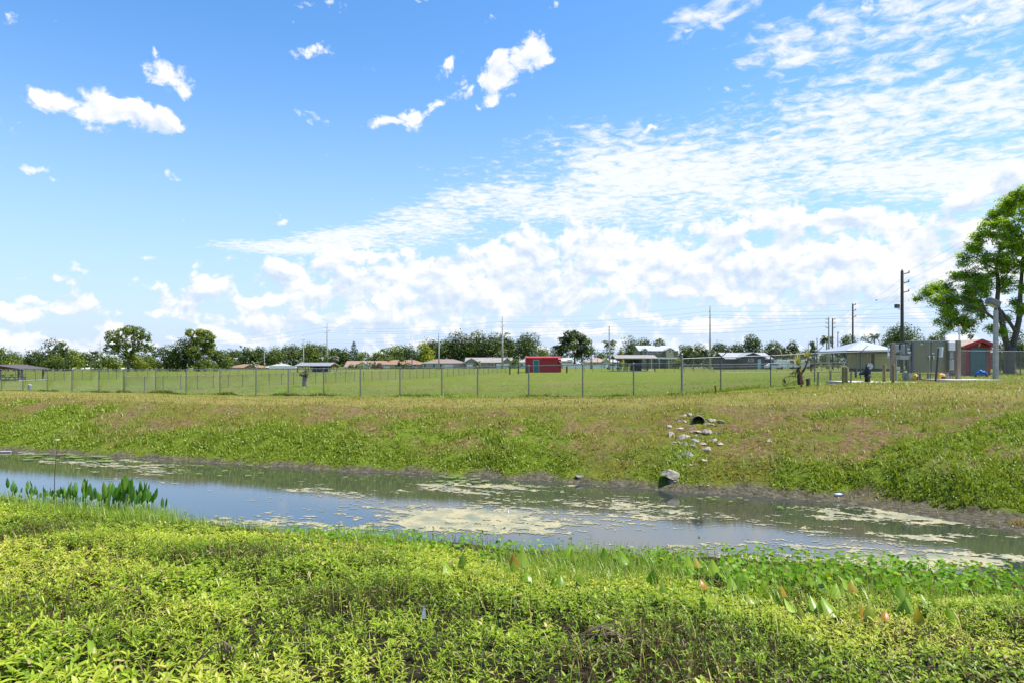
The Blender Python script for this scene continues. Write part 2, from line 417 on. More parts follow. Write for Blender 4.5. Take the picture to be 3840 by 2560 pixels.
# thin high sheet, laid out on a plane high over the place
zc = math_(N, L, 'MAXIMUM', math_(N, L, 'ABSOLUTE', sp.outputs[2]), .03)
qx = math_(N, L, 'DIVIDE', sp.outputs[0], zc); qy = math_(N, L, 'DIVIDE', sp.outputs[1], zc)
ca, sa = math.cos(R(50)), math.sin(R(50))
al = math_(N, L, 'ADD', math_(N, L, 'MULTIPLY', qx, -sa), math_(N, L, 'MULTIPLY', qy, ca))
ac = math_(N, L, 'ADD', math_(N, L, 'MULTIPLY', qx, ca), math_(N, L, 'MULTIPLY', qy, sa))
cq = N.new('ShaderNodeCombineXYZ'); L.new(math_(N, L, 'MULTIPLY', al, 1.25), cq.inputs[0]); L.new(math_(N, L, 'MULTIPLY', ac, 1.2), cq.inputs[1])
a1 = N.new('ShaderNodeTexNoise'); a1.noise_dimensions = '2D'; a1.inputs['Scale'].default_value = 9.5; a1.inputs['Detail'].default_value = 6; a1.inputs['Roughness'].default_value = .64; a1.inputs['Distortion'].default_value = .3
L.new(cq.outputs[0], a1.inputs['Vector'])
a2 = N.new('ShaderNodeTexNoise'); a2.noise_dimensions = '2D'; a2.inputs['Scale'].default_value = 1.1; a2.inputs['Detail'].default_value = 3; L.new(cq.outputs[0], a2.inputs['Vector'])
ms = ellipses(N, L, after(P0, d1), SHEET)
ms = math_(N, L, 'MINIMUM', math_(N, L, 'MULTIPLY', ms, 1.6), .60)
sd = math_(N, L, 'ADD', ms, math_(N, L, 'ADD', math_(N, L, 'MULTIPLY_ADD', a1.outputs['Fac'], 3.0, -1.62), math_(N, L, 'MULTIPLY_ADD', a2.outputs['Fac'], 2.8, -1.36)))
ash = math_(N, L, 'MULTIPLY', smooth_(N, L, sd, -.4, .95), .95)
sky = N.new('ShaderNodeTexSky'); sky.sky_type = 'NISHITA'; sky.sun_disc = False
sky.sun_elevation = R(SUN_EL); sky.sun_rotation = R(SUN_AZ); sky.altitude = 0; sky.air_density = 1.0; sky.dust_density = .35; sky.ozone_density = 1.2
hs = N.new('ShaderNodeHueSaturation'); hs.inputs['Hue'].default_value = .502; hs.inputs['Saturation'].default_value = 1.3; hs.inputs['Value'].default_value = 2.25
L.new(sky.outputs[0], hs.inputs['Color'])
def mixc(f, a, b):
    n = N.new('ShaderNodeMix'); n.data_type = 'RGBA'
    for s, q in ((0, f), (6, a), (7, b)):
        if isinstance(q, tuple): n.inputs[s].default_value = q
        elif isinstance(q, (int, float)): n.inputs[s].default_value = q
        else: L.new(q, n.inputs[s])
    return n.outputs[2]
ST = .064
pale = math_(N, L, 'POWER', smooth_(N, L, ela, .50, -.06), 1.35)
skyc = mixc(math_(N, L, 'MULTIPLY', pale, .95), hs.outputs[0], (4.75, 6.2, 9.2, 1))
c_sheet = mixc(ash, skyc, (8.9, 9.15, 9.5, 1))
c_cum = mixc(sh, (5.8, 7.05, 8.8, 1), (9.35, 9.45, 9.6, 1))
c1 = mixc(acum, c_sheet, c_cum)
hz = smooth_(N, L, ela, .13, -.02)
c2 = mixc(math_(N, L, 'MULTIPLY', hz, .22), c1, (6.9, 8.0, 9.5, 1))
bg = N.new('ShaderNodeBackground'); bg.inputs[1].default_value = ST; L.new(c2, bg.inputs[0])
ow = N.new('ShaderNodeOutputWorld'); L.new(bg.outputs[0], ow.inputs[0])
w.cycles.sampling_method = 'MANUAL'; w.cycles.sample_map_resolution = 512

# ================================================================ ground, water
us = np.concatenate([np.linspace(-3.5, -1.05, 50)[:-1], np.linspace(-1.05, 1.05, 460), np.linspace(1.05, 3.5, 50)[1:]])
ys = np.concatenate([np.arange(-14, 2, .8), np.arange(2, 34, .11), np.arange(34, 70, .4), np.geomspace(70, 6000, 70)])
UU, YY = np.meshgrid(us, ys)
XX = UU * (np.maximum(YY, 0) + 5)
ZZ = height(XX, YY)
nr, nc = ZZ.shape
V = np.stack([XX, YY, ZZ], -1).reshape(-1, 3)
idx = np.arange(nr * nc).reshape(nr, nc)
Fq = np.stack([idx[:-1, :-1], idx[:-1, 1:], idx[1:, 1:], idx[1:, :-1]], -1).reshape(-1, 4)
gm = mesh_np('ground', V, Fq)
def zones(x, y):
    """what grows where: lush green, bare soil, wet mud, dry mown track (0..1 each)"""
    p = pxof(x, y); s = y - yfar(x); s2 = ynear(x) - y
    Dc, zc, Df = crest(p); fw = shelf(p); t = (s - fw) / np.maximum(Dc - yfar(x) - fw, 1); t2 = (y - Dc) / (Df - Dc)
    n1 = fbm(x, y * 1.5, .35, 4); n2 = fbm(x + 31, y * 1.6, .9, 4); n3 = fbm(x - 9, y * 1.4, 2.2, 3)
    tl = np.interp(p, [0, 900, 1500, 2400, 3000, 3840], [.44, .44, .44, .40, .42, .62])
    lush = sstep(.22, -.22, t - tl - .06 + (n1 - .5) * 1.3 + (n2 - .5) * .6)
    soil = sstep(.56, .64, n2 + .12 * sstep(2500, 2900, p) * sstep(3400, 2900, p) + (n3 - .5) * .5) * sstep(.10, .32, t) * sstep(1.0, .8, t)
    mud = sstep(.30, .05, s - fw + (n3 - .5) * (.6 + fw * .5) - .06 * sstep(1500, 2600, p)) * (s > -1)
    mud = np.maximum(mud, sstep(.5, -.1, s2) * (s2 > -1))
    track = sstep(.88, 1.05, t + (n1 - .5) * .2) * sstep(.95, .5, t2 + (n1 - .5) * .5)
    cb_ = fbm(x, y * 1.3, .5, 3)
    bright = np.exp(-((p - 1850) / 560) ** 2) * np.exp(-((y - (37.3 - .42 * x)) / 1.5) ** 2) * sstep(.36, .55, cb_)
    lush = np.maximum(lush, bright)
    lush = np.where(s > 0, lush * (1 - mud), 1.0)
    return lush, soil * (s > 0), mud, track * (s > 0)
zl, zs, zm, zt = zones(V[:, 0], V[:, 1])
for nme, arr in (('lush', zl), ('soil', zs), ('mud', zm), ('track', zt), ('near', (ynear(V[:, 0]) > V[:, 1]).astype(float))):
    a = gm.attributes.new(nme, 'FLOAT', 'POINT'); a.data.foreach_set('value', np.ascontiguousarray(arr, np.float32))
m, gt, N2, L2 = _nm('ground')
o = N2.new('ShaderNodeOutputMaterial'); b = N2.new('ShaderNodeBsdfPrincipled'); L2.new(b.outputs[0], o.inputs[0])
b.inputs['Roughness'].default_value = .95; b.inputs['Specular IOR Level'].default_value = .15
tcg = N2.new('ShaderNodeTexCoord')
def gnoise(s, det=6, st=(1, 1, 1), ro=.6):
    mp = N2.new('ShaderNodeMapping'); mp.inputs['Scale'].default_value = st; L2.new(tcg.outputs['Object'], mp.inputs[0])
    n = N2.new('ShaderNodeTexNoise'); n.inputs['Scale'].default_value = s; n.inputs['Detail'].default_value = det; n.inputs['Roughness'].default_value = ro
    L2.new(mp.outputs[0], n.inputs['Vector']); return n.outputs['Fac']
def gramp(f, *st):
    r = N2.new('ShaderNodeValToRGB'); e = r.color_ramp.elements
    e[0].position = st[0][0]; e[0].color = (*st[0][1], 1); e[1].position = st[-1][0]; e[1].color = (*st[-1][1], 1)
    for p, c in st[1:-1]: e.new(p).color = (*c, 1)
    L2.new(f, r.inputs[0]); return r.outputs[0]
def gmix(f, a, c):
    n = N2.new('ShaderNodeMix'); n.data_type = 'RGBA'
    if isinstance(f, (int, float)): n.inputs[0].default_value = f
    else: L2.new(f, n.inputs[0])
    L2.new(a, n.inputs[6]); L2.new(c, n.inputs[7]); return n.outputs[2]
def att(n):
    q = N2.new('ShaderNodeAttribute'); q.attribute_name = n; return q.outputs['Fac']
fine = gnoise(9, 8, ro=.7); mid = gnoise(.8, 7, ro=.65); big = gnoise(.07, 5, (1, 1.6, 1)); speck = gnoise(30, 4, ro=.8)
grass = gramp(mid, (.30, (0.177, 0.144, 0.027)), (.44, (0.133, 0.166, 0.009)), (.56, (0.113, 0.205, 0.002)), (.72, (0.245, 0.265, 0.023)))
streak = gnoise(.09, 7, (1, 4.5, 1), .72)
grass = gmix(math_(N2, L2, 'MULTIPLY', smooth_(N2, L2, streak, .50, .63), .75), grass, gramp(fine, (.35, (.10, .095, .022)), (.65, (.22, .185, .06))))
grass = gmix(math_(N2, L2, 'MULTIPLY', smooth_(N2, L2, big, .42, .66), .6), grass, gramp(fine, (.35, (.16, .14, .042)), (.65, (.24, .20, .07))))
green = gramp(fine, (.3, (0.063, 0.102, 0.009)), (.5, (0.148, 0.220, 0.013)), (.7, (0.265, 0.299, 0.042)))
soil = gramp(fine, (.30, (.06, .036, .018)), (.45, (.19, .115, .058)), (.6, (.31, .19, .10)), (.75, (.46, .33, .20)))
dry = gramp(fine, (.32, (0.086, 0.070, 0.013)), (.44, (0.196, 0.164, 0.035)), (.54, (0.172, 0.190, 0.015)), (.64, (0.269, 0.258, 0.033)), (.75, (0.436, 0.334, 0.142)))
patch = gnoise(1.1, 6, (1, 1.5, 1), .7)
dry = gmix(smooth_(N2, L2, patch, .56, .66), dry, gramp(fine, (.32, (.075, .045, .024)), (.5, (.19, .115, .06)), (.7, (.32, .22, .12))))
dry = gmix(smooth_(N2, L2, patch, .53, .40), dry, gramp(fine, (.32, (.08, .10, .018)), (.6, (.19, .21, .033)), (.75, (.30, .27, .08))))
mudc = gramp(fine, (.3, (.04, .034, .022)), (.5, (.13, .115, .075)), (.7, (.28, .25, .17)))
trk = gramp(mid, (.3, (0.370, 0.262, 0.104)), (.5, (0.305, 0.250, 0.063)), (.7, (0.215, 0.227, 0.034)))
wbank = math_(N2, L2, 'MAXIMUM', smooth_(N2, L2, N2.new('ShaderNodeSeparateXYZ').outputs[1], 1e6, 2e6), 0)
sep = [q for q in N2 if q.bl_idname == 'ShaderNodeSeparateXYZ'][0]; L2.new(tcg.outputs['Object'], sep.inputs[0])
# the mown field starts beyond the fence line; the bank before it is drier
yy = math_(N2, L2, 'ADD', sep.outputs[1], math_(N2, L2, 'MULTIPLY', sep.outputs[0], .42))
fld = smooth_(N2, L2, math_(N2, L2, 'ADD', yy, math_(N2, L2, 'MULTIPLY_ADD', mid, 3, -1.5)), 38.5, 41)
col = gmix(fld, dry, grass)
col = gmix(math_(N2, L2, 'MULTIPLY', att('track'), .6), col, trk)
col = gmix(att('lush'), col, green)
col = gmix(math_(N2, L2, 'MULTIPLY', att('soil'), math_(N2, L2, 'ADD', smooth_(N2, L2, gnoise(4, 7, ro=.75), .40, .58), 0)), col, soil)
col = gmix(att('mud'), col, mudc)
nearsoil = gramp(fine, (.3, (.02, .015, .008)), (.6, (.06, .045, .02)), (.8, (.05, .06, .012)))
col = gmix(att('near'), col, nearsoil)
L2.new(col, b.inputs['Base Color'])
bp = N2.new('ShaderNodeBump'); bp.inputs['Strength'].default_value = 1.0; bp.inputs['Distance'].default_value = .14
L2.new(math_(N2, L2, 'ADD', fine, math_(N2, L2, 'MULTIPLY', speck, .5)), bp.inputs['Height']); L2.new(bp.outputs[0], b.inputs['Normal'])
ground = link('ground', gm, m, smooth=True)
tag(ground, 'grassy ground with a mown field and the sloping canal banks', 'ground', kind='structure')

m, wt, N3, L3 = _nm('water')
o = N3.new('ShaderNodeOutputMaterial'); b = N3.new('ShaderNodeBsdfPrincipled'); L3.new(b.outputs[0], o.inputs[0])
b.inputs['Base Color'].default_value = (.034, .040, .034, 1); b.inputs['Roughness'].default_value = .035; b.inputs['IOR'].default_value = 1.75
b.inputs['Specular IOR Level'].default_value = 1.0
t3 = N3.new('ShaderNodeTexCoord'); mp = N3.new('ShaderNodeMapping'); mp.inputs['Scale'].default_value = (1, 2.4, 1); L3.new(t3.outputs['Object'], mp.inputs[0])
n3 = N3.new('ShaderNodeTexNoise'); n3.inputs['Scale'].default_value = 5; n3.inputs['Detail'].default_value = 4; L3.new(mp.outputs[0], n3.inputs['Vector'])
bp = N3.new('ShaderNodeBump'); bp.inputs['Strength'].default_value = .10; bp.inputs['Distance'].default_value = .01; L3.new(n3.outputs['Fac'], bp.inputs['Height']); L3.new(bp.outputs[0], b.inputs['Normal'])
xs = np.linspace(-60, 40, 120)
vw = []; fw = []
for i, x in enumerate(xs):
    vw += [(x, float(np.interp(x, _nx, _ny)) - 1.2, 0), (x, float(np.interp(x, _fx, _fy)) + 1.2, 0)]
    if i: k = 2 * i; fw.append((k - 2, k, k + 1, k - 1))
water = link('water', mesh_np('water', np.array(vw), np.array(fw)), m)
tag(water, 'still canal water reflecting the sky between two green banks', 'water', kind='structure')
# ================================================================ vegetation near the camera
M_HERB = leafmat('herb_leaf', [(0, (0.056, 0.026, 0.016)), (.08, (0.147, 0.087, 0.036)), (.16, (0.087, 0.146, 0.016)), (.38, (0.234, 0.365, 0.024)), (.55, (0.393, 0.513, 0.038)), (.74, (0.527, 0.586, 0.061)), (.92, (0.613, 0.588, 0.109)), (1, (0.564, 0.431, 0.205))], trans=.5, gloss=.055, rough=.4, tcol=(0.750, 0.750, 0.631))
M_GRASS = leafmat('grass_blade', [(0, (.30, .23, .11)), (.22, (.26, .22, .08)), (.45, (.21, .25, .035)), (.75, (.18, .30, .025)), (1, (.28, .37, .045))], trans=.38, gloss=.06)
M_WEED = leafmat('bank_weed', [(0, (0.094, 0.045, 0.026)), (.14, (0.233, 0.130, 0.074)), (.24, (0.322, 0.230, 0.082)), (.38, (0.222, 0.216, 0.034)), (.6, (0.149, 0.217, 0.015)), (.85, (0.231, 0.311, 0.024)), (1, (0.353, 0.398, 0.068))], trans=.34, gloss=.06, rough=.45)
M_ROUND = leafmat('pennywort_leaf', [(0, (.10, .075, .025)), (.15, (.19, .21, .02)), (.5, (.11, .25, .014)), (.8, (.16, .34, .02)), (1, (.30, .40, .03))], trans=.42, gloss=.02, rough=.4)
M_BROAD = leafmat('broad_water_leaf', [(0, (.42, .17, .02)), (.06, (.40, .28, .03)), (.12, (.27, .30, .02)), (.5, (.14, .26, .012)), (1, (.27, .40, .022))], trans=.40, gloss=.07, rough=.35)
M_PICK = leafmat('pickerelweed_leaf', [(0, (0.058, 0.169, 0.018)), (.6, (0.111, 0.260, 0.026)), (1, (0.260, 0.351, 0.039))], trans=.40, gloss=.10, rough=.28)
M_STEM = mat('dead_stem', (.17, .115, .07), .9, var=.5, scale=8)
M_DARKSTEM = mat('dark_stem', (.05, .032, .02), .9, var=.4, scale=8)

def scatter(n, ymin, ymax, um):
    y = np.sqrt(rng.random(n) * (ymax ** 2 - ymin ** 2) + ymin ** 2)
    x = (rng.random(n) * 2 - 1) * um * (y + .6)
    return x, y
# ---- dense herb with pointed opposite leaves on the near bank
def herb():
    x, y = scatter(46000, 2.15, 15.6, .86)
    s2 = ynear(x) - y
    p = pxof(x, y)
    gap = fbm(x, y, 2.3, 3)
    lowgrass = sstep(.0, .25, fbm(x + 5, y, .45, 3) - .46) * sstep(3.2, 1.2, s2)
    edge = np.interp(p, [0, 600, 1300, 1900, 2600, 3200, 3840], [.35, .35, .5, 1.9, 2.8, 2.7, 2.0])
    keep = (s2 > edge + (rng.random(len(x)) - .5) * .9) & (gap + rng.random(len(x)) * .22 > .34) & (rng.random(len(x)) > lowgrass * .7)
    x, y, s2, p = x[keep], y[keep], s2[keep], p[keep]
    n = len(x)
    mound = fbm(x, y, .8, 4)
    hgt = (.09 + .13 * sstep(.3, .72, mound)) * (.6 + .8 * rng.random(n)) * (.3 + .7 * sstep(.0, 2.8, s2 - edge[keep]))
    z = height(x, y)
    dead = sstep(.58, .74, fbm(x - 20, y + 3, .9, 3)) * .38 + sstep(3100, 2300, p) * 0
    dead = dead + .6 * sstep(3.9, 3.1, y) * sstep(2100, 2500, p) * sstep(3300, 2900, p) + .07 * sstep(.5, .62, fbm(x + 77, y, 1.9, 3))
    warm = fbm(x + 7, y + 2, .5, 3)
    B, A, PI, LL, WW, DR, TT = [], [], [], [], [], [], []
    size = (.044 + .022 * rng.random(n)) * np.exp(.22 * rng.normal(size=n)) * (.82 + .75 * sstep(1500, 0, p) * sstep(5.5, 3, y)) * (1 + .35 * sstep(6, 11, y))
    # three kinds of herb grow in drifts: broad leaved, common, and narrow upright ones
    kd = fbm(x + 50, y - 30, .75, 3) + rng.normal(size=n) * .07
    narrow = kd > .56; broad = kd < .43
    size = size * np.where(narrow, 1.15, np.where(broad, 1.35, 1.0)); wr = np.where(narrow, .19, np.where(broad, .40, .27)); up = np.where(narrow, .18, np.where(broad, -.10, 0))
    hgt = hgt * np.where(narrow, .95, np.where(broad, .8, .9)); tk = np.where(narrow, -.12, np.where(broad, .0, .05))
    rot = rng.random(n) * math.pi
    lx = rng.normal(size=n) * .03; ly = rng.normal(size=n) * .03
    for k, (hf, pt, sc, dr) in enumerate([(.45, .12, .95, .9), (.68, .30, 1.0, .8), (.86, .55, .92, .8), (1.0, .85, .66, .6), (1.03, 1.15, .42, .3)]):
        for sgn in (0, math.pi):
            B.append(np.stack([x + lx * hf, y + ly * hf, z + hgt * hf], 1)); A.append(rot + k * math.pi / 2 + sgn + rng.normal(size=n) * .25)
            PI.append(pt + up + rng.normal(size=n) * .24); LL.append(size * sc * (.85 + .3 * rng.random(n))); WW.append(LL[-1] * wr * (.85 + .35 * rng.random(n)))
            DR.append(dr + rng.normal(size=n) * .2)
            t = .33 + .095 * k + (warm - .5) * 1.0 + tk - .10 * sstep(1300, 200, p) * sstep(6, 3.5, y) + rng.normal(size=n) * .09
            t = np.where(rng.random(n) < dead * (.9 if k < 3 else .4), rng.random(n) * .14, t)
            t = np.where(rng.random(n) < .035, .97 + .03 * rng.random(n), np.clip(t, 0, .93))
            TT.append(t)
    v, f = leaves(np.concatenate(B), np.concatenate(A), np.concatenate(PI), np.concatenate(LL), np.concatenate(WW), np.concatenate(DR))
    parts = [(v, f, np.repeat(np.concatenate(TT), 8))]
    # stems
    v, f = blades(np.stack([x, y, z - .03], 1), rot, hgt * 1.08 + .03, np.full(n, .007), np.full(n, .08), np.full(n, .1))
    parts.append((v, f, np.repeat(.12 + .24 * rng.random(n), 5)))
    # thin grass blades and pale seed spikes growing through the herbs
    for frac, tmin, tmax, ln, wd in ((.22, .45, .75, .26, .006), (.05, .92, 1.0, .30, .010)):
        q = rng.random(n) < frac * (1 if tmin < .9 else sstep(1700, 2600, p) * 1.6 + .25)
        bx = np.stack([x + rng.normal(size=n) * .04, y + rng.normal(size=n) * .04, z], 1)[q]; k = len(bx)
        v, f = blades(bx, rng.random(k) * 6.3, hgt[q] + ln * (.3 + .6 * rng.random(k)) * .6, np.full(k, wd), rng.random(k) * .5, rng.random(k) * .7)
        parts.append((v, f, np.repeat(rng.uniform(tmin, tmax, k), 5)))
    # dead dark spikes standing above the leaves
    q = rng.random(n) < .07 + .2 * dead
    for _ in range(5):
        bx = np.stack([x[q] + rng.normal(size=q.sum()) * .03, y[q] + rng.normal(size=q.sum()) * .03, z[q]], 1)
        v, f = blades(bx, rng.random(len(bx)) * 6.3, hgt[q] * (1.0 + .35 * rng.random(len(bx))), np.full(len(bx), .009), rng.random(len(bx)) * .35, rng.random(len(bx)) * .5)
        parts.append((v, f, np.repeat(rng.random(len(bx)) * .09, 5)))
    return merge(parts)
v, f, t = herb()
o = link('herb_ground_cover', mesh_np('herb_ground_cover', v, f, t), M_HERB)
tag(o, 'dense yellow green leafy herbs covering the near bank', 'ground cover', kind='stuff')

# ---- soft grass at the near water edge
def near_grass():
    x, y = scatter(130000, 4.5, 15.6, .86); s2 = ynear(x) - y; p = pxof(x, y)
    dens = np.zeros(len(x))
    for (cx, w, lo, hi, a) in ((380, 300, -.45, 1.3, 1.3), (1080, 160, -.1, 1.0, .9), (1500, 300, .3, 2.2, .6), (2250, 430, .5, 3.6, 1), (2950, 420, 1.5, 4.0, .45), (3600, 500, 2.0, 4.4, .7), (100, 250, -.2, .7, .55), (700, 150, -.15, .45, .6)):
        dens = np.maximum(dens, a * np.exp(-((p - cx) / w) ** 2) * sstep(lo - .25, lo + .2, s2) * sstep(hi + .5, hi - .2, s2))
    dens = dens * sstep(.30, .55, fbm(x, y, 1.3, 3))
    k = rng.random(len(x)) < dens
    x, y, p = x[k], y[k], p[k]; n = len(x)
    L_ = (.13 + .20 * rng.random(n)) * np.where(p < 700, 1.25, np.where(p < 1300, .85, 1.0))
    v, f = blades(np.stack([x, y, np.maximum(height(x, y), -.05)], 1), rng.random(n) * 6.283, L_, .005 + .004 * rng.random(n), rng.random(n) * .5, rng.random(n) * .9)
    return v, f, np.repeat(np.clip(.62 + .3 * rng.random(n) - (rng.random(n) < .08) * .5, 0, 1), 5)
v, f, t = near_grass()
o = link('waterside_grass', mesh_np('waterside_grass', v, f, t), M_GRASS)
tag(o, 'soft bright green grass growing at the near water edge', 'grass', kind='stuff')

# ---- round leaved pennywort and dead stalks along the near water edge
def pennywort():
    x, y = scatter(60000, 5.5, 14.6, .86); s2 = ynear(x) - y; p = pxof(x, y)
    inner = np.interp(p, [0, 700, 1250, 1700, 2200, 2700, 3840], [0, .05, 1.8, 2.2, 1.2, 3.4, 2.9])
    outer = np.interp(p, [0, 700, 1250, 1700, 2200, 2700, 3840], [0, -.2, -.35, -.5, -.25, -.25, -.2])
    am = np.interp(p, [0, 680, 1000, 1250, 2000, 2300, 2700, 3840], [0, .0, .18, .6, .6, .3, 1, 1])
    dens = am * sstep(inner + .3, inner - .3, s2) * sstep(outer - .1, outer + .9, s2) * sstep(.32, .5, fbm(x, y, 1.7, 3) + .12 * (p > 2700))
    k = rng.random(len(x)) < dens * .5
    x, y, s2, p = x[k], y[k], s2[k], p[k]; n = len(x)
    z0 = np.maximum(height(x, y), -.02)
    hh = .05 + .16 * rng.random(n) * np.where(p > 2700, 1.25, .9)
    nor = np.stack([rng.normal(size=n) * .5, rng.normal(size=n) * .5 - .15, np.ones(n)], 1)
    r = .020 + .020 * rng.random(n)
    top = np.stack([x, y, z0 + hh], 1)
    v, f = discs(top, nor, r)
    parts = [(v, f, np.repeat(np.clip(.58 + .2 * rng.normal(size=n), 0, 1), 8))]
    v, f = blades(np.stack([x, y, z0 - .02], 1), rng.random(n) * 6.3, hh + .02, np.full(n, .006), np.zeros(n), np.full(n, .15))
    parts.append((v, f, np.repeat(.1 + .3 * rng.random(n), 5)))
    # leafless dark stubs in the shallows
    x, y = scatter(26000, 7, 14, .86); s2 = ynear(x) - y; p = pxof(x, y)
    dens = np.interp(p, [0, 650, 750, 2300, 3000, 3840], [0, 0, .8, .5, 1, 1]) * sstep(-1.0, -.2, s2) * sstep(.9, .0, s2) * sstep(.42, .62, fbm(x + 3, y, 1.2, 3))
    k = rng.random(len(x)) < dens * .45
    x, y = x[k], y[k]; n = len(x); z0 = np.maximum(height(x, y), -.02)
    v, f = blades(np.stack([x, y, z0 - .02], 1), rng.random(n) * 6.3, .04 + .13 * rng.random(n), .006 + .005 * rng.random(n), rng.random(n) * .35, rng.random(n) * .8)
    parts.append((v, f, np.repeat(rng.random(n) * .12, 5)))
    k = rng.random(n) < .3
    v, f = discs(np.stack([x, y, z0 + .05 + .12 * rng.random(n)], 1)[k], np.stack([rng.normal(size=n), rng.normal(size=n) - .4, np.ones(n)], 1)[k], (.014 + .016 * rng.random(n))[k])
    parts.append((v, f, np.repeat(np.clip(.4 + .3 * rng.normal(size=k.sum()), 0, 1), 8)))
    return merge(parts)
v, f, t = pennywort()
o = link('pennywort_mat', mesh_np('pennywort_mat', v, f, t), M_ROUND)
tag(o, 'small round pennywort leaves and dead stalks along the near shallows', 'water plants', kind='stuff')

# ---- floating algae: one thin sheet whose outline follows noise
def algae():
    st = .032
    gx = np.arange(-22, 13, st); gy = np.arange(8, 27, st)
    A, B = np.meshgrid(gx, gy)
    s = B - yfar(A); s2 = ynear(A) - B; p = pxof(A, B)
    pyy = HY + F * EYE / np.maximum(B, 1)
    n = fbm(A, B * 2.0 + A * .5, .6, 5, .6); n2 = fbm(A + 9, B * 2.6 + A * .9, 2.2, 4, .65)
    a = np.zeros_like(A)
    for cx, cy, rx, ry, k in ((1750, 1945, 560, 70, 1.0), (2350, 1950, 380, 60, .6), (1250, 1925, 300, 30, .55), (1350, 1990, 520, 35, .7), (950, 1960, 350, 22, .55), (3450, 1925, 330, 42, .95),
                              (3560, 2010, 420, 30, .8), (3450, 2110, 520, 55, 1.0), (2950, 1990, 300, 40, .5), (2850, 2090, 260, 40, .6), (420, 1735, 330, 40, .7), (150, 1710, 240, 30, .6), (1750, 1830, 420, 38, .55), (2250, 1890, 330, 35, .6),
                              (1300, 1850, 220, 30, .5), (2900, 1930, 160, 20, .5), (3150, 1930, 120, 25, .7), (1010, 1880, 150, 18, .5), (1180, 1840, 220, 14, .55), (3000, 2060, 500, 60, .35)):
        a = np.maximum(a, k * np.exp(-((p - cx) / rx) ** 2 - ((pyy - cy) / ry) ** 2))
    a = np.maximum(a, .45 * sstep(.25, -.35, s2 - .1) * sstep(-1.6, -.3, s2) * sstep(900, 1200, p))
    n3 = fbm(A - 4, B * 1.6 + 2, 8.5, 3, .75)
    val = a * 1.0 - .12 + (n - .5) * 1.3 + (n2 - .5) * 1.3 + (n3 - .5) * 1.1
    on = (val[:-1, :-1] > .54) & (s[:-1, :-1] < .15 + .6 * shelf(p[:-1, :-1])) & (s2[:-1, :-1] < .35)
    nr, nc = A.shape
    ids = np.arange(nr * nc).reshape(nr, nc)
    f = np.stack([ids[:-1, :-1], ids[:-1, 1:], ids[1:, 1:], ids[1:, :-1]], -1)[on]
    jx = (rng.random(A.shape) - .5) * st * .9; jy = (rng.random(A.shape) - .5) * st * .9
    V_ = np.stack([A + jx, B + jy, np.full(A.shape, .006)], -1).reshape(-1, 3)
    tint = (np.clip(val, 0, 1.4) / 1.4).reshape(-1)
    u, inv = np.unique(f, return_inverse=True)
    return V_[u], inv.reshape(f.shape), tint[u]
v, f, t = algae()
m, nta, NA, LA = _nm('algae')
oo = NA.new('ShaderNodeOutputMaterial'); bb = NA.new('ShaderNodeBsdfPrincipled'); LA.new(bb.outputs[0], oo.inputs[0])
tca = NA.new('ShaderNodeTexCoord'); na = NA.new('ShaderNodeTexNoise'); na.inputs['Scale'].default_value = 2.2; na.inputs['Detail'].default_value = 8; na.inputs['Roughness'].default_value = .7; LA.new(tca.outputs['Object'], na.inputs['Vector'])
ra = NA.new('ShaderNodeValToRGB'); LA.new(na.outputs['Fac'], ra.inputs[0]); e = ra.color_ramp.elements
e[0].position = .3; e[0].color = (.15, .15, .09, 1); e[1].position = .72; e[1].color = (.33, .29, .17, 1); e.new(.45).color = (.20, .20, .12, 1); e.new(.57).color = (.34, .29, .15, 1)
LA.new(ra.outputs[0], bb.inputs['Base Color']); bb.inputs['Roughness'].default_value = .55; bb.inputs['Specular IOR Level'].default_value = .5
o = link('algae_mat', mesh_np('algae_mat', v, f, t), m)
tag(o, 'pale olive algae scum floating in patches on the canal', 'algae', kind='stuff')

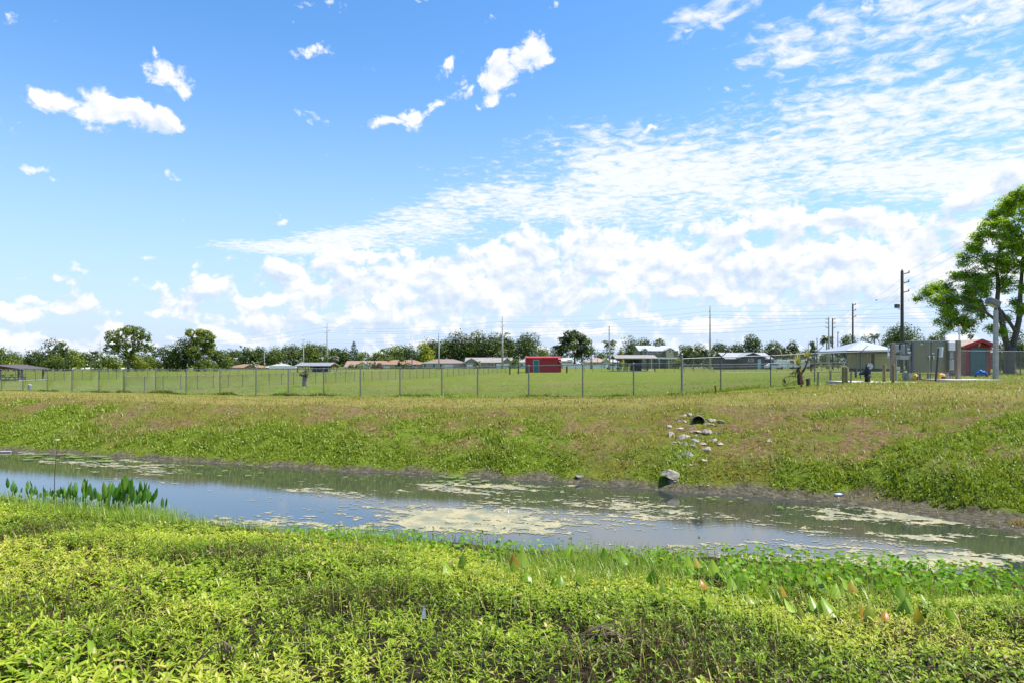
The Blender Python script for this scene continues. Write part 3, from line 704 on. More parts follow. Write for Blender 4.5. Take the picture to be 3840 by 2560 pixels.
# ---- weeds and grass on the far bank
def far_bank():
    n = 900000
    y = 9.5 + 32 * rng.random(n) ** 1.35; x = (rng.random(n) * 2 - 1) * .82 * (y + 1)
    s = y - yfar(x); k = (s > .12) & (s < 24); x, y, s = x[k], y[k], s[k]
    lush, soil, mud, track = zones(x, y)
    cl = fbm(x, y, 2.4, 3); cl2 = fbm(x + 3, y - 5, .8, 3)
    tall = sstep(.45, .7, fbm(x + 13, y + 4, .55, 3)) * (1 - .5 * sstep(2800, 3200, pxof(x, y)))
    dens = (.42 + .58 * lush) * sstep(.28, .60, cl + .08 * lush) * (1 - .75 * soil) * (1 - .75 * mud) * (1 - .8 * track)
    fw = shelf(pxof(x, y)); onshelf = (s > .35) & (s < fw + .1) & (pxof(x, y) > 3380)
    dens = np.maximum(dens, .55 * onshelf * sstep(.42, .6, cl2))
    k = rng.random(len(x)) < dens * .70; onshelf = onshelf[k]
    x, y, s, lush, soil, cl2, tall = x[k], y[k], s[k], lush[k], soil[k], cl2[k], tall[k]; n = len(x)
    z = height(x, y) - .01
    kind = rng.random(n)
    parts = []
    g = kind < .66
    fw = shelf(pxof(x, y)); L_ = (.05 + .09 * rng.random(n) + lush * (.03 + .16 * rng.random(n) * tall)) * sstep(-.2, .7, s)
    tint = np.where(rng.random(n) < lush + .12, .45 + .5 * rng.random(n), .2 + .24 * rng.random(n)) + (cl2 - .5) * .25
    tint = np.where(rng.random(n) < .10 * (1 - lush), rng.random(n) * .2, tint)
    tint = np.where(onshelf, .08 + .34 * rng.random(n), tint)
    v, f = blades(np.stack([x, y, z], 1)[g], rng.random(g.sum()) * 6.283, L_[g] * 1.25, .014 + .012 * rng.random(g.sum()), rng.random(g.sum()) * .6, rng.random(g.sum()) * .8)
    parts.append((v, f, np.repeat(np.clip(tint[g], 0, 1), 5)))
    b = ~g
    ce = np.stack([x, y, z + L_ * (.25 + .6 * rng.random(n))], 1)[b]; nb = len(ce)
    nor = np.stack([rng.normal(size=nb) * .8, rng.normal(size=nb) * .8, np.ones(nb)], 1)
    v, f = cards(ce, nor, (.035 + .045 * rng.random(nb)) * (.6 + .5 * lush[b]) * np.clip(y[b] / 22, .5, 1.2), .7)
    parts.append((v, f, np.repeat(np.clip(tint[b], 0, 1), 4)))
    return merge(parts)
v, f, t = far_bank()
o = link('bank_weeds', mesh_np('bank_weeds', v, f, t), M_WEED)
tag(o, 'low weeds and grass tufts over the far canal bank', 'weeds', kind='stuff')

# ---- taller uncut grass along the foot of the fence and short sward on the mound and the field
FL0 = Vector((-45.6, 61)); FL1 = Vector((9.0, 36.3)); FL2 = Vector((38.0, 51.0))
def fence_grass():
    n = 26000
    t_ = rng.random(n) * 1.25 - .1; a = t_ * 60.0
    dx, dy = (FL1 - FL0).normalized(); q = (FL1 - FL0).length
    x = FL0.x + dx * a; y = FL0.y + dy * a
    r = a > q
    d2 = (FL2 - FL1).normalized()
    x = np.where(r, FL1.x + d2.x * (a - q), x); y = np.where(r, FL1.y + d2.y * (a - q), y)
    off = rng.normal(size=n) * .16 - .05
    c = fbm(a, a * 0, .55, 3)
    y = y + off; x = x + off * .3
    k = rng.random(n) < sstep(.30, .75, c) * .8 + .2
    x, y, c = x[k], y[k], c[k]; n = len(x)
    L_ = (.06 + .20 * rng.random(n)) * (.4 + 1.0 * sstep(.4, .75, c))
    v, f = blades(np.stack([x, y, height(x, y) - .01], 1), rng.random(n) * 6.283, L_, .02 + .02 * rng.random(n), rng.random(n) * .6, rng.random(n) * .9)
    parts = [(v, f, np.repeat(np.clip(.2 + .7 * rng.random(n), 0, 1), 5))]
    n = 150000
    y = 20 + 44 * rng.random(n); x = (rng.random(n) * 2 - 1) * .8 * y
    s = y - yfar(x); p = pxof(x, y)
    c = fbm(x, y, .7, 4)
    bright = np.exp(-((p - 1850) / 520) ** 2) * np.exp(-((y - (37.5 - .42 * x)) / 1.4) ** 2)
    mound = sstep(2700, 3100, p) * sstep(24, 28, y)
    fld = sstep(0, 2, y + .45 * x - 42) * .25
    k = (s > 9) & (rng.random(n) < np.maximum(np.maximum(bright, mound * .8), fld + .18) * sstep(.35, .6, c))
    x, y, bright, c = x[k], y[k], bright[k], c[k]; n = len(x)
    v, f = blades(np.stack([x, y, height(x, y) - .01], 1), rng.random(n) * 6.283, .05 + .10 * rng.random(n), .02 + .02 * rng.random(n), rng.random(n) * .7, rng.random(n) * .9)
    parts.append((v, f, np.repeat(np.clip(.25 + .45 * rng.random(n) + bright * .4, 0, 1), 5)))
    return merge(parts)
v, f, t = fence_grass()
o = link('fence_line_grass', mesh_np('fence_line_grass', v, f, t), M_GRASS)
tag(o, 'uncut grass along the foot of the chain link fence and the mound', 'grass', kind='stuff')

# ---- pickerelweed shoots on the far left of the near edge
def paddle(v0, az, tilt, stem, L_, W_, rot, curl=.25):
    """an upright lance or heart shaped blade on a stalk; returns vertices and triangles for stalk+blade"""
    b = MB(); d = Vector((math.sin(tilt) * math.cos(az), math.sin(tilt) * math.sin(az), math.cos(tilt)))
    b.tube([v0, v0 + d * stem * .5, v0 + d * stem], [.009, .008, .006], 5)
    top = v0 + d * stem
    side = Vector((math.cos(rot), math.sin(rot), 0)); side = (side - d * side.dot(d)).normalized(); nrm = d.cross(side)
    return b, top, d, side, nrm
def blade_rows(bm_, top, d, side, nrm, L_, W_, rows, curl):
    vs = []; fs = []
    for i, (t, w_) in enumerate(rows):
        c = top + d * (L_ * t) + nrm * (curl * L_ * t * t)
        for k in (-1, -.5, 0, .5, 1):
            vs.append(c + side * (W_ * .5 * w_ * k) + nrm * (abs(k) * W_ * .14 * w_))
    for i in range(len(rows) - 1):
        for k in range(4):
            a = i * 5 + k; fs.append((a, a + 1, a + 6, a + 5))
    bm_.add(vs, fs)
PADDLE = [(0, .12), (.1, .62), (.25, .95), (.45, 1.0), (.65, .82), (.85, .42), (1, .03)]
ARROW = [(-.32, .10), (-.22, .72), (-.05, 1.0), (.2, .92), (.45, .72), (.7, .42), (1, .02)]
def settint(o, t):
    a = o.data.attributes.new('tint', 'FLOAT', 'POINT'); a.data.foreach_set('value', np.full(len(o.data.vertices), t, np.float32))
pick = []

PX = [(36, 1790, 3), (58, 1822, 2), (110, 1800, 3), (140, 1832, 2), (160, 1845, 3), (185, 1815, 3), (215, 1830, 3), (232, 1820, 2), (262, 1805, 3), (290, 1798, 4), (312, 1790, 5), (330, 1812, 3), (362, 1826, 4), (378, 1850, 3), (405, 1800, 4), (428, 1825, 4), (452, 1790, 4), (478, 1778, 6), (500, 1820, 4), (522, 1812, 3), (540, 1800, 4), (560, 1825, 3), (615, 1862, 2)]
PX += [(72, 1850, 2), (126, 1822, 3), (172, 1836, 3), (200, 1850, 2), (248, 1838, 3), (277, 1828, 3), (302, 1842, 3), (346, 1838, 3), (391, 1836, 3), (416, 1842, 3), (440, 1836, 3), (465, 1822, 3), (488, 1836, 3), (511, 1842, 3), (532, 1836, 3)]
PX.sort()
for i, (px, py, nl) in enumerate(PX):
    Db = 13.6
    for _ in range(6): Db = float(np.interp(X(px, Db), _nx, _ny)) - .05
    Db += .3 * random.random()
    base = Vector((X(px, Db), Db, max(H(X(px, Db), Db), 0) - .02))
    e = empty('pickerelweed', base, 'upright pickerelweed shoot with glossy paddle leaves, %s from the outer end of its waterside clump' % ORD[i], 'water plant', 'pickerelweed shoots in the waterside clump')
    htop = Zp(py, Db) - base.z
    for k in range(nl + 2):
        az = random.random() * 6.28; tl = abs(random.gauss(0, .12)); h_ = htop * (1 if k == 0 else random.uniform(.68, 1.0)); L_ = min(.36, h_ * random.uniform(.42, .55)); W_ = L_ * random.uniform(.25, .38)
        b, top, d, side, nrm = paddle(Vector((random.gauss(0, .035), random.gauss(0, .05), 0)), az, tl, h_ - L_ * .97, L_, W_, random.uniform(-.9, .9))
        st_ = b.build('stalk', M_PICK, e, smooth=True); settint(st_, .8)
        b2 = MB(); blade_rows(b2, top, d, side, nrm, L_, W_, PADDLE, random.uniform(-.1, .25))
        lf = b2.build('leaf', M_PICK, e, smooth=True); settint(lf, random.random() ** 1.3)
# ---- broad arrowhead leaves in the near shallows
AR = [(1700, 2110, .18, 0), (1745, 2080, .2, 0), (1920, 2085, .2, .7), (1960, 2070, .24, 0), (2140, 2040, .24, 0), (2170, 2055, .2, .1), (2290, 2055, .16, 0), (2325, 2060, .22, 0), (1990, 2140, .12, 0), (2080, 2150, .13, 0), (2180, 2150, .12, 0),
      (2590, 2085, .2, 0), (2620, 2090, .16, .6), (2690, 2105, .2, 0), (2730, 2100, .2, 0), (2655, 2170, .15, .75), (2770, 2150, .22, 0), (2860, 2180, .2, 0), (2830, 2230, .17, .1), (2920, 2190, .15, .9), (3000, 2140, .18, 0), (3050, 2150, .2, 0), (3090, 2160, .2, 0),
      (3140, 2190, .17, 0), (3180, 2170, .2, .7), (3210, 2160, .22, 0), (3120, 2250, .2, 0), (3060, 2250, .16, 0), (3240, 2280, .18, .85), (3265, 2290, .18, .05), (3330, 2300, .14, .9), (3380, 2250, .2, 0), (3400, 2210, .22, 0), (3480, 2240, .24, 0), (3440, 2300, .16, .8), (3570, 2290, .2, 0), (2450, 2140, .18, 0), (2490, 2190, .16, 0), (2630, 2260, .15, 0), (2680, 2270, .13, 0), (3030, 2290, .14, .2), (2960, 2250, .15, 0)]
AR.sort()
for i, (px, py, L_, old) in enumerate(AR):
    q = ground_hit(px, py + 80)
    Db = min(q.y, float(np.interp(q.x, _nx, _ny)) + .35)
    base = Vector((X(px, Db), Db, max(H(X(px, Db), Db), 0) - .02)); htop = max((Zp(py, Db) - base.z) * .88, .2)
    kindw = 'yellowed' if old > .55 else ('rust-edged' if old > .02 else 'green')
    e = empty('arrowhead_plant', base, '%s arrowhead plant with broad leaves, %s along the near shore counted from the grassy end' % (kindw, ORD[i]), 'water plant', 'arrowhead plants in the near shallows')
    for k in range(1 if i % 3 == 0 else 2 if i % 2 else 3):
        h_ = htop * (1 if k == 0 else random.uniform(.5, .9)); az = random.random() * 6.28; tl = random.uniform(.02, .22)
        l_ = L_ * (.62 if old > .02 else .8) * (1 if k == 0 else random.uniform(.6, .9)); W_ = l_ * random.uniform(.72, .98)
        b, top, d, side, nrm = paddle(Vector((random.gauss(0, .03), random.gauss(0, .03), 0)), az, tl, max(h_ - l_ * .55, .08), l_, W_, random.uniform(-.8, .8))
        st_ = b.build('stalk', M_BROAD, e, smooth=True); settint(st_, .7)
        a_ = random.uniform(.15, .95); d2 = (d * math.cos(a_) + nrm * math.sin(a_)).normalized(); nr2 = (nrm * math.cos(a_) - d * math.sin(a_)).normalized()
        b2 = MB(); blade_rows(b2, top, d2, side, nr2, l_, W_, ARROW, random.uniform(-.25, .3))
        lf = b2.build('leaf', M_BROAD, e, smooth=True); settint(lf, random.uniform(0, .10) if (old > .55 and k == 0) else random.uniform(.12, .3) if old > .02 and k == 0 else random.uniform(.3, 1))
# ================================================================ fences
GALV = mat('galvanised_steel', (.20, .205, .22), .5, .55, .25, 6); GALVD = mat('weathered_steel', (.13, .133, .14), .6, .5, .3, 6)
WIREM = mat('fence_wire', (.15, .155, .16), .6, .4, .2, 3)
POSTW = mat('weathered_wood', (.26, .205, .15), .9, 0, .45, 5, .4, stretch=(6, 6, .6)); POSTD = mat('dark_wood', (.085, .065, .05), .9, 0, .4, 5, .3, stretch=(6, 6, .6))
WHITE = mat('white_paint', (.78, .78, .76), .55, 0, .06, 2)
RUST = mat('rusty_rail', (.28, .19, .14), .7, .3, .4, 5)
def fence(label, pts, h, pr=.035, pitch=.075, wr=.0019, group=None, railm=None, rails=(1.0,), postm=None, barb=(), tall={}, zofs=0, base_gap=.04):
    o0 = Vector((pts[0][0], pts[0][1], H(*pts[0]) + zofs)); e = empty('chain_link_fence', o0, label, 'fence', group)
    P = [Vector((x, y, H(x, y) + zofs)) - o0 for x, y in pts]
    # smooth the foot line so that the rail runs evenly
    zz = [p.z for p in P]; zz = [sum(zz[max(0, i - 2):i + 3]) / len(zz[max(0, i - 2):i + 3]) for i in range(len(zz))]
    for p, z in zip(P, zz): p.z = z
    pm = MB().lathe([(pr, -.3), (pr, h - .02), (pr * 1.25, h - .02), (pr * 1.25, h + .03), (pr * .3, h + .06)], n=8)
    proto = None
    for i, p in enumerate(P):
        if i in tall or i in barb:
            q = MB(); k, hh = tall.get(i, (pr, h))
            q.lathe([(k, -.3), (k, hh - .02), (k * 1.2, hh), (k * .4, hh + .06)], n=8)
            if i in barb: q.tube([(0, 0, h), (.16, -.04, h + .13), (.42, -.1, h + .40)], [.03, .026, .02], 6)
            po = q.build('post', postm or GALV, e, smooth=False)
        elif proto is None: po = proto = pm.build('post', postm or GALV, e)
        else: po = proto.copy(); COL.objects.link(po); po.parent = e
        po.location = p
    rl = MB()
    for r in rails: rl.tube([p + Vector((0, 0, h * r)) for p in P], pr * .62, 6)
    rl.build('rail', railm or GALV, e)
    vs = []; fs = []
    cnt = 0
    for a, b in zip(P[:-1], P[1:]):
        d = b - a; Lh = math.hypot(d.x, d.y); ux, uy = d.x / Lh, d.y / Lh; sl = d.z / Lh; hh = h - base_gap
        nx, ny = -uy * wr * 1.4, ux * wr * 1.4
        for sg in (1, -1):
            k = -hh if sg > 0 else 0
            st = (k // pitch) * pitch; u0 = st
            while u0 < (Lh if sg > 0 else Lh + hh):
                # line u = u0 + sg*z
                z0, z1 = 0.0, hh
                if sg > 0: z0 = max(0, -u0); z1 = min(hh, Lh - u0)
                else: z0 = max(0, u0 - Lh); z1 = min(hh, u0)
                if z1 - z0 > .01:
                    for z in (z0, z1):
                        u = u0 + sg * z; c = Vector((a.x + ux * u, a.y + uy * u, a.z + sl * u + z + base_gap))
                        vs += [(c.x + nx, c.y + ny, c.z), (c.x - ux * wr * 1.3, c.y - uy * wr * 1.3, c.z + wr), (c.x + ux * wr * 1.3 - nx, c.y + uy * wr * 1.3 - ny, c.z - wr)]
                    fs += [(cnt, cnt + 1, cnt + 4, cnt + 3), (cnt + 1, cnt + 2, cnt + 5, cnt + 4), (cnt + 2, cnt, cnt + 3, cnt + 5)]; cnt += 6
                u0 += pitch
    me = mesh_np('chain_link', np.array(vs), np.array(fs)); link('chain_link', me, WIREM, e)
    return e
def on_line(px, A, B):
    """point where the sight line of a photo column meets the ground line A-B"""
    k = (px - HX) / F; d = B - A
    t = (k * A.y - A.x) / (d.x - k * d.y); q = A + d * t; return (q.x, q.y)
cols = [-90, 5, 86, 177, 270, 371, 463, 584, 698, 825, 960, 1081, 1214, 1351, 1500, 1657, 1791, 1983, 2185, 2376, 2557]
fence('long galvanised chain link fence along the top of the bank', [on_line(c, FL0, FL1) for c in cols], 1.83, .036, .09, .0026, tall={20: (.055, 2.28)})
cols = [2559, 2703, 2890, 3055, 3227, 3390, 3545, 3698, 3826, 3990]
fence('chain link fence with angled barb arms behind the yucca and the steel cabinet', [on_line(c, FL1, FL2) for c in cols], 1.80, .034, postm=GALVD, railm=GALV, barb=(1, 2, 3, 4, 7), rails=(1.0,))
def run(c0, D0, c1, D1, n):
    a = Vector((X(c0, D0), D0)); b = Vector((X(c1, D1), D1)); return [tuple(a.lerp(b, i / (n - 1))) for i in range(n)]
fence('low rusty railed fence crossing the field from the long fence towards the red shed', run(468, 55, 1910, 125, 44), 1.22, .03, .16, .003, railm=RUST, postm=GALVD)
fence('low fence across the far pasture behind the grey bin', run(-60, 84, 468, 97, 16), 1.25, .03, .16, .003, postm=GALVD)
fence('second low fence behind the rusty railed fence with a white top rail', run(475, 92, 1320, 128, 30), 1.3, .03, .18, .003)
fence('pasture fence with thin posts between the red shed and the dark brown house', run(2128, 128, 3215, 106, 30), 1.3, .03, .18, .003, postm=GALVD)
fence('white railed fence at the far side of the field before the white trucks', run(2560, 140, 3330, 118, 20), 1.35, .035, .2, .003, rails=(1.0, .62), railm=WHITE)
fence('long low chain link fence along the road before the bungalows', run(1270, 262, 2120, 240, 46), 1.25, .035, .24, .004, postm=GALVD)
def white_fence(label, c0, c1, D, h):
    a = X(c0, D); b = X(c1, D); m_ = (a + b) / 2; e = empty('vinyl_fence', (m_, D, H(m_, D)), label, 'fence')
    q = MB(); n = int((b - a) / .17)
    for i in range(n): q.box((a - m_ + (i + .5) * (b - a) / n, 0, h * .5 + .05), ((b - a) / n - .012, .025, h - .1))
    q.build('board_panel', WHITE, e)
    r = MB(); r.box((0, .03, h), (b - a, .06, .09)); r.box((0, .03, .15), (b - a, .06, .09)); r.build('rail', WHITE, e)
    n = 7
    for i in range(n): MB().box((a - m_ + i * (b - a) / (n - 1), .05, h / 2), (.12, .12, h + .16)).build('post', WHITE, e)
white_fence('white board fence in front of the big spreading oak beyond the red shed', 2112, 2262, 232, 1.5)
white_fence('white board fence beside the white garden gate of the taupe house', 1862, 1960, 262, 1.7)
white_fence('pale board fence behind the small grey roofed shelter', 1010, 1108, 268, 1.4)

# ================================================================ buildings
def box_m(b, x0, x1, y0, y1, z0, z1): return b.box(((x0 + x1) / 2, (y0 + y1) / 2, (z0 + z1) / 2), (abs(x1 - x0), abs(y1 - y0), abs(z1 - z0)))
GLASS = mat('dark_window_glass', (.03, .045, .055), .12, 0, .3, .5); FRAME = mat('white_window_frame', (.72, .72, .70), .5, 0, .05)
def roof_mesh(kind, x0, x1, y0, y1, z, zr, o=.5, th=.18):
    b = MB(); X0, X1, Y0, Y1 = x0 - o, x1 + o, y0 - o, y1 + o; ym = (Y0 + Y1) / 2; xm = (X0 + X1) / 2
    if kind == 'hip':
        k = min((Y1 - Y0) / 2, (X1 - X0) / 2 - .3)
        top = [(X0 + k, ym, zr), (X1 - k, ym, zr)]
        lo = [(X0, Y0, z), (X1, Y0, z), (X1, Y1, z), (X0, Y1, z)]; lo2 = [(x, y, z - th) for x, y, _ in lo]
        b.add(lo + top + lo2, [(0, 1, 5, 4), (1, 2, 5), (2, 3, 4, 5), (3, 0, 4), (0, 6, 7, 1), (1, 7, 8, 2), (2, 8, 9, 3), (3, 9, 6, 0), (9, 8, 7, 6)])
    elif kind == 'side':      # ridge runs left to right
        b.add([(X0, Y0, z), (X1, Y0, z), (X1, ym, zr), (X0, ym, zr), (X1, Y1, z), (X0, Y1, z)] + [(X0, Y0, z - th), (X1, Y0, z - th), (X1, ym, zr - th), (X0, ym, zr - th), (X1, Y1, z - th), (X0, Y1, z - th)],
              [(0, 1, 2, 3), (3, 2, 4, 5), (7, 6, 9, 8), (8, 9, 11, 10), (0, 6, 7, 1), (5, 4, 10, 11), (1, 7, 8, 2), (2, 8, 10, 4), (0, 3, 9, 6), (3, 5, 11, 9)])
    else:                     # gable end faces the viewer
        b.add([(X0, Y0, z), (X0, Y1, z), (xm, Y1, zr), (xm, Y0, zr), (X1, Y1, z), (X1, Y0, z)] + [(X0, Y0, z - th), (X0, Y1, z - th), (xm, Y1, zr - th), (xm, Y0, zr - th), (X1, Y1, z - th), (X1, Y0, z - th)],
              [(0, 1, 2, 3), (3, 2, 4, 5), (7, 6, 9, 8), (8, 9, 11, 10), (0, 6, 7, 1), (5, 4, 10, 11), (1, 7, 8, 2), (2, 8, 10, 4), (0, 3, 9, 6), (3, 5, 11, 9)])
    return b
def house(name, label, D, x0, x1, eave, ridge, kind, wallc, roofc, depth=11, wing=None, garage=None, windows=(), doors=(), chimneys=(), cat='house', trim=True, basez=None):
    xc = X((x0 + x1) / 2, D); zb = H(xc, D) if basez is None else basez
    e = empty(name, (xc, D, zb - .05), label, cat)
    lx = lambda p: X(p, D) - xc
    lz = lambda p: Zp(p, D) - zb + .05
    wm = mat('wall_%d' % int(1e6 * sum(c * k for c, k in zip(wallc, (1, .31, .17)))), wallc, .85, 0, .10, .6)
    rm = mat('roof_%d' % int(1e6 * sum(c * k for c, k in zip(roofc, (1, .31, .17)))), roofc, .9, 0, .28, 1.6, .3)
    o = .45
    a, b = lx(x0) + o, lx(x1) - o; ze, zr = lz(eave), lz(ridge)
    wb = MB(); box_m(wb, a, b, 0, depth, 0, ze - .15)
    if kind == 'side':
        for s_ in (a + .001, b - .12): wb.add([(s_, -.2, ze - .2), (s_, depth + .2, ze - .2), (s_, depth / 2, zr - .22), (s_ + .119, -.2, ze - .2), (s_ + .119, depth + .2, ze - .2), (s_ + .119, depth / 2, zr - .22)], [(0, 1, 2), (3, 5, 4), (0, 2, 5, 3), (2, 1, 4, 5)])
    if kind == 'front': wb.prism([(a, ze - .2), (b, ze - .2), ((a + b) / 2, zr - .22)], .01, .2)
    wb.build('wall', wm, e)
    rf = roof_mesh(kind, a, b, 0, depth, ze, zr, o).build('roof', rm, e)
    if wing:
        for (p0, p1, ev, ap) in wing:
            wa, wb_ = lx(p0) + .35, lx(p1) - .35
            q = MB(); box_m(q, wa, wb_, -2.4, .0, 0, lz(ev) - .1); q.prism([(wa, lz(ev) - .15), (wb_, lz(ev) - .15), ((wa + wb_) / 2, lz(ap) - .2)], -2.4, -2.2); q.build('gable_wall', wm, e)
            g_ = roof_mesh('front', wa, wb_, -2.4, depth * .45, lz(ev), lz(ap), .35).build('gable_roof', rm, e)
            if trim:
                t = MB(); xm = (wa + wb_) / 2
                for s_ in (-1, 1):
                    t.tube([(xm, -2.78, lz(ap) - .1), (xm + s_ * ((wb_ - wa) / 2 + .38), -2.78, lz(ev) - .1)], .11, 4)
                t.build('verge_trim', FRAME, e)
    fy = lambda p: -2.4 if wing and any(w_[0] <= p <= w_[1] for w_ in wing) else 0
    if trim: MB().box(((a + b) / 2, -o - .03, ze - .1), (b - a + 2 * o, .06, .22)).build('fascia', FRAME, e)
    for (p0, p1, t_) in (garage or ()):
        y = fy((p0 + p1) / 2); q = MB(); A, B = lx(p0), lx(p1); zt = lz(t_)
        for k in range(4): box_m(q, A, B, y - .06, y + .03, k * zt / 4 + .02, (k + 1) * zt / 4 - .01)
        gd = q.build('garage_door', WHITE, e)
        q = MB()
        for k in range(6): xx = A + (k + .5) * (B - A) / 6; box_m(q, xx - .25, xx + .25, y - .075, y - .062, zt * .80, zt * .93)
        q.build('pane', GLASS, gd)
    for (p0, p1, t_, b_) in windows:
        y = fy((p0 + p1) / 2); A, B = lx(p0), lx(p1); z1, z0 = lz(t_), max(lz(b_), .5)
        q = MB(); f_ = .1
        box_m(q, A - f_, B + f_, y - .07, y + .02, z1, z1 + f_); box_m(q, A - f_, B + f_, y - .09, y + .02, z0 - f_, z0); box_m(q, A - f_, A, y - .07, y + .02, z0, z1); box_m(q, B, B + f_, y - .07, y + .02, z0, z1); box_m(q, A, B, y - .05, y, (z0 + z1) / 2 - .03, (z0 + z1) / 2 + .03)
        w_ = q.build('window', FRAME, e); q = MB(); box_m(q, A, B, y - .03, y + .01, z0, z1); q.build('pane', GLASS, w_)
    for (p0, p1, t_, c) in doors:
        y = fy((p0 + p1) / 2); q = MB(); box_m(q, lx(p0), lx(p1), y - .06, y + .02, .02, lz(t_)); q.build('door', mat('door_%d' % int(c[0] * 1e4 + c[2] * 1e3), c, .6), e)
    for (p0, p1, t_, c) in chimneys:
        q = MB(); box_m(q, lx(p0), lx(p1), depth * .4, depth * .4 + 1.2, ze, lz(t_)); box_m(q, lx(p0) - .12, lx(p1) + .12, depth * .4 - .12, depth * .4 + 1.32, lz(t_) - .02, lz(t_) + .12); q.build('chimney', mat('chimney_%d' % int(c[0] * 1e4), c, .85), rf)
    return e
TAN = (.42, .33, .22); CREAM = (.60, .54, .42); TAUPE = (.30, .25, .20); OCH = (.48, .32, .12)
RBR = (.30, .17, .11); RTER = (.36, .17, .10); RGR = (.30, .29, .28); RTAN = (.38, .28, .22)
house('bungalow', 'orange brown roofed bungalow with ochre gable and white garage nearest the big dark tree', 300, 843, 985, 1376, 1364, 'hip', (.36, .23, .11), (.24, .135, .07), wing=[(925, 972, 1375, 1363)], garage=[(932, 958, 1380)], windows=[(880, 890, 1378, 1383)])
house('bungalow', 'low grey roofed house with white walls and a rooftop vent box', 305, 985, 1092, 1376, 1361, 'hip', (.66, .66, .64), (.36, .33, .29), windows=[(1020, 1032, 1378, 1384), (1052, 1062, 1378, 1384)], chimneys=[(1034, 1041, 1358, (.5, .58, .66))])
house('bungalow', 'pinkish roofed bungalow with a beige front gable behind the clipped bushes', 300, 1290, 1444, 1374, 1352, 'side', CREAM, (.27, .175, .125), wing=[(1338, 1392, 1369, 1354)], garage=[(1350, 1380, 1376)], windows=[(1405, 1415, 1374, 1381)], doors=[(1395, 1400, 1374, (.3, .2, .12))])
house('bungalow', 'terracotta roofed bungalow with yellow ochre walls', 298, 1420, 1595, 1364, 1348, 'hip', OCH, (.26, .14, .095), garage=[(1430, 1462, 1368)], windows=[(1480, 1500, 1367, 1374), (1548, 1562, 1367, 1374)], doors=[(1510, 1516, 1366, (.1, .07, .05))])
house('bungalow', 'brown hip roofed bungalow with grey walls and a white double garage door', 296, 1580, 1748, 1360, 1345, 'hip', (.44, .38, .30), (.22, .155, .125), garage=[(1664, 1700, 1363)], windows=[(1622, 1632, 1363, 1374), (1590, 1598, 1363, 1374)], doors=[(1650, 1656, 1362, (.16, .08, .06))])
house('bungalow', 'taupe house with long grey tan roof and white round gable vent', 290, 1742, 1922, 1357, 1339, 'side', TAUPE, (.25, .23, .21), wing=[(1744, 1796, 1355, 1341), (1884, 1921, 1356, 1339)], garage=[(1752, 1780, 1361)], windows=[(1826, 1840, 1360, 1368), (1855, 1868, 1359, 1368), (1842, 1850, 1360, 1370)])
house('bungalow', 'white walled house half hidden behind the red shed', 250, 1932, 2076, 1356, 1337, 'hip', (.66, .68, .70), (.28, .27, .25), windows=[(1950, 1962, 1362, 1370)])
house('bungalow', 'small cream gabled house under the spreading oak', 262, 2094, 2150, 1352, 1340, 'side', CREAM, (.36, .34, .32), windows=[(2128, 2146, 1349, 1357)])
house('bungalow', 'beige bungalow between the spreading oak and the leaning palm', 270, 2198, 2290, 1356, 1339, 'hip', (.58, .50, .38), (.30, .22, .17), wing=[(2256, 2282, 1354, 1341)], windows=[(2225, 2235, 1358, 1364)])
house('bungalow', 'white bungalow with grey roof behind the tall palm', 282, 2255, 2330, 1356, 1342, 'hip', (.7, .69, .66), (.36, .35, .35), windows=[(2300, 2312, 1358, 1364)])
house('two_storey_house', 'olive green two storey house with pale grey roof and arched dormers', 232, 2394, 2548, 1314, 1293, 'side', (.235, .215, .125), (.34, .35, .37), depth=13,
      wing=[(2402, 2424, 1314, 1305), (2488, 2524, 1312, 1303)], windows=[(2408, 2421, 1317, 1329), (2434, 2446, 1316, 1323), (2465, 2477, 1316, 1323), (2499, 2512, 1314, 1321), (2410, 2424, 1346, 1354), (2470, 2490, 1345, 1352), (2495, 2512, 1345, 1352)], chimneys=[(2475, 2489, 1288, (.34, .33, .28))])
e = empty('porch_canopy', (X(2480, 232), 228.4, H(X(2480, 232), 232)), 'white flat porch canopy along the olive two storey house', 'canopy')
q = MB(); zt = Zp(1339, 232) - e.location.z; box_m(q, X(2430, 232) - X(2480, 232), X(2527, 232) - X(2480, 232), -1.8, 1.0, zt - .55, zt); q.build('roof_slab', WHITE, e)
for p in (2432, 2460, 2495, 2525): MB().tube([(X(p, 232) - X(2480, 232), -1.6, 0), (X(p, 232) - X(2480, 232), -1.6, zt - .55)], .09, 6).build('post', WHITE, e)
house('bungalow', 'dark brown gabled house with pale grey roof behind the barb armed fence', 178, 2718, 2900, 1344, 1320, 'side', (.085, .065, .055), (.28, .29, .30), depth=12, wing=[(2760, 2862, 1340, 1321)], doors=[(2829, 2841, 1346, (.42, .58, .70))], windows=[(2795, 2812, 1345, 1354)], trim=False)
house('bungalow', 'pale low roofed house beyond the sabal palm', 300, 268, 352, 1386, 1376, 'hip', (.60, .56, .48), (.52, .49, .43), windows=[(290, 300, 1388, 1393)])
house('bungalow', 'grey house mostly hidden behind the dark broadleaf trees', 290, 120, 238, 1385, 1373, 'hip', (.46, .46, .46), (.40, .38, .36), windows=[(205, 215, 1387, 1392), (150, 160, 1387, 1392)])
house('bungalow', 'long white house low behind the wide oak crown', 300, 380, 560, 1388, 1378, 'hip', (.62, .63, .66), (.50, .50, .50), windows=[(420, 430, 1389, 1393), (500, 512, 1389, 1393)])
house('bungalow', 'tan roofed house glimpsed beyond the tree trunk', 150, 3750, 3960, 1320, 1303, 'hip', (.22, .20, .17), (.36, .29, .23), windows=[(3800, 3812, 1325, 1336)])  # dark wall colour stands in for the shade and bushes before it
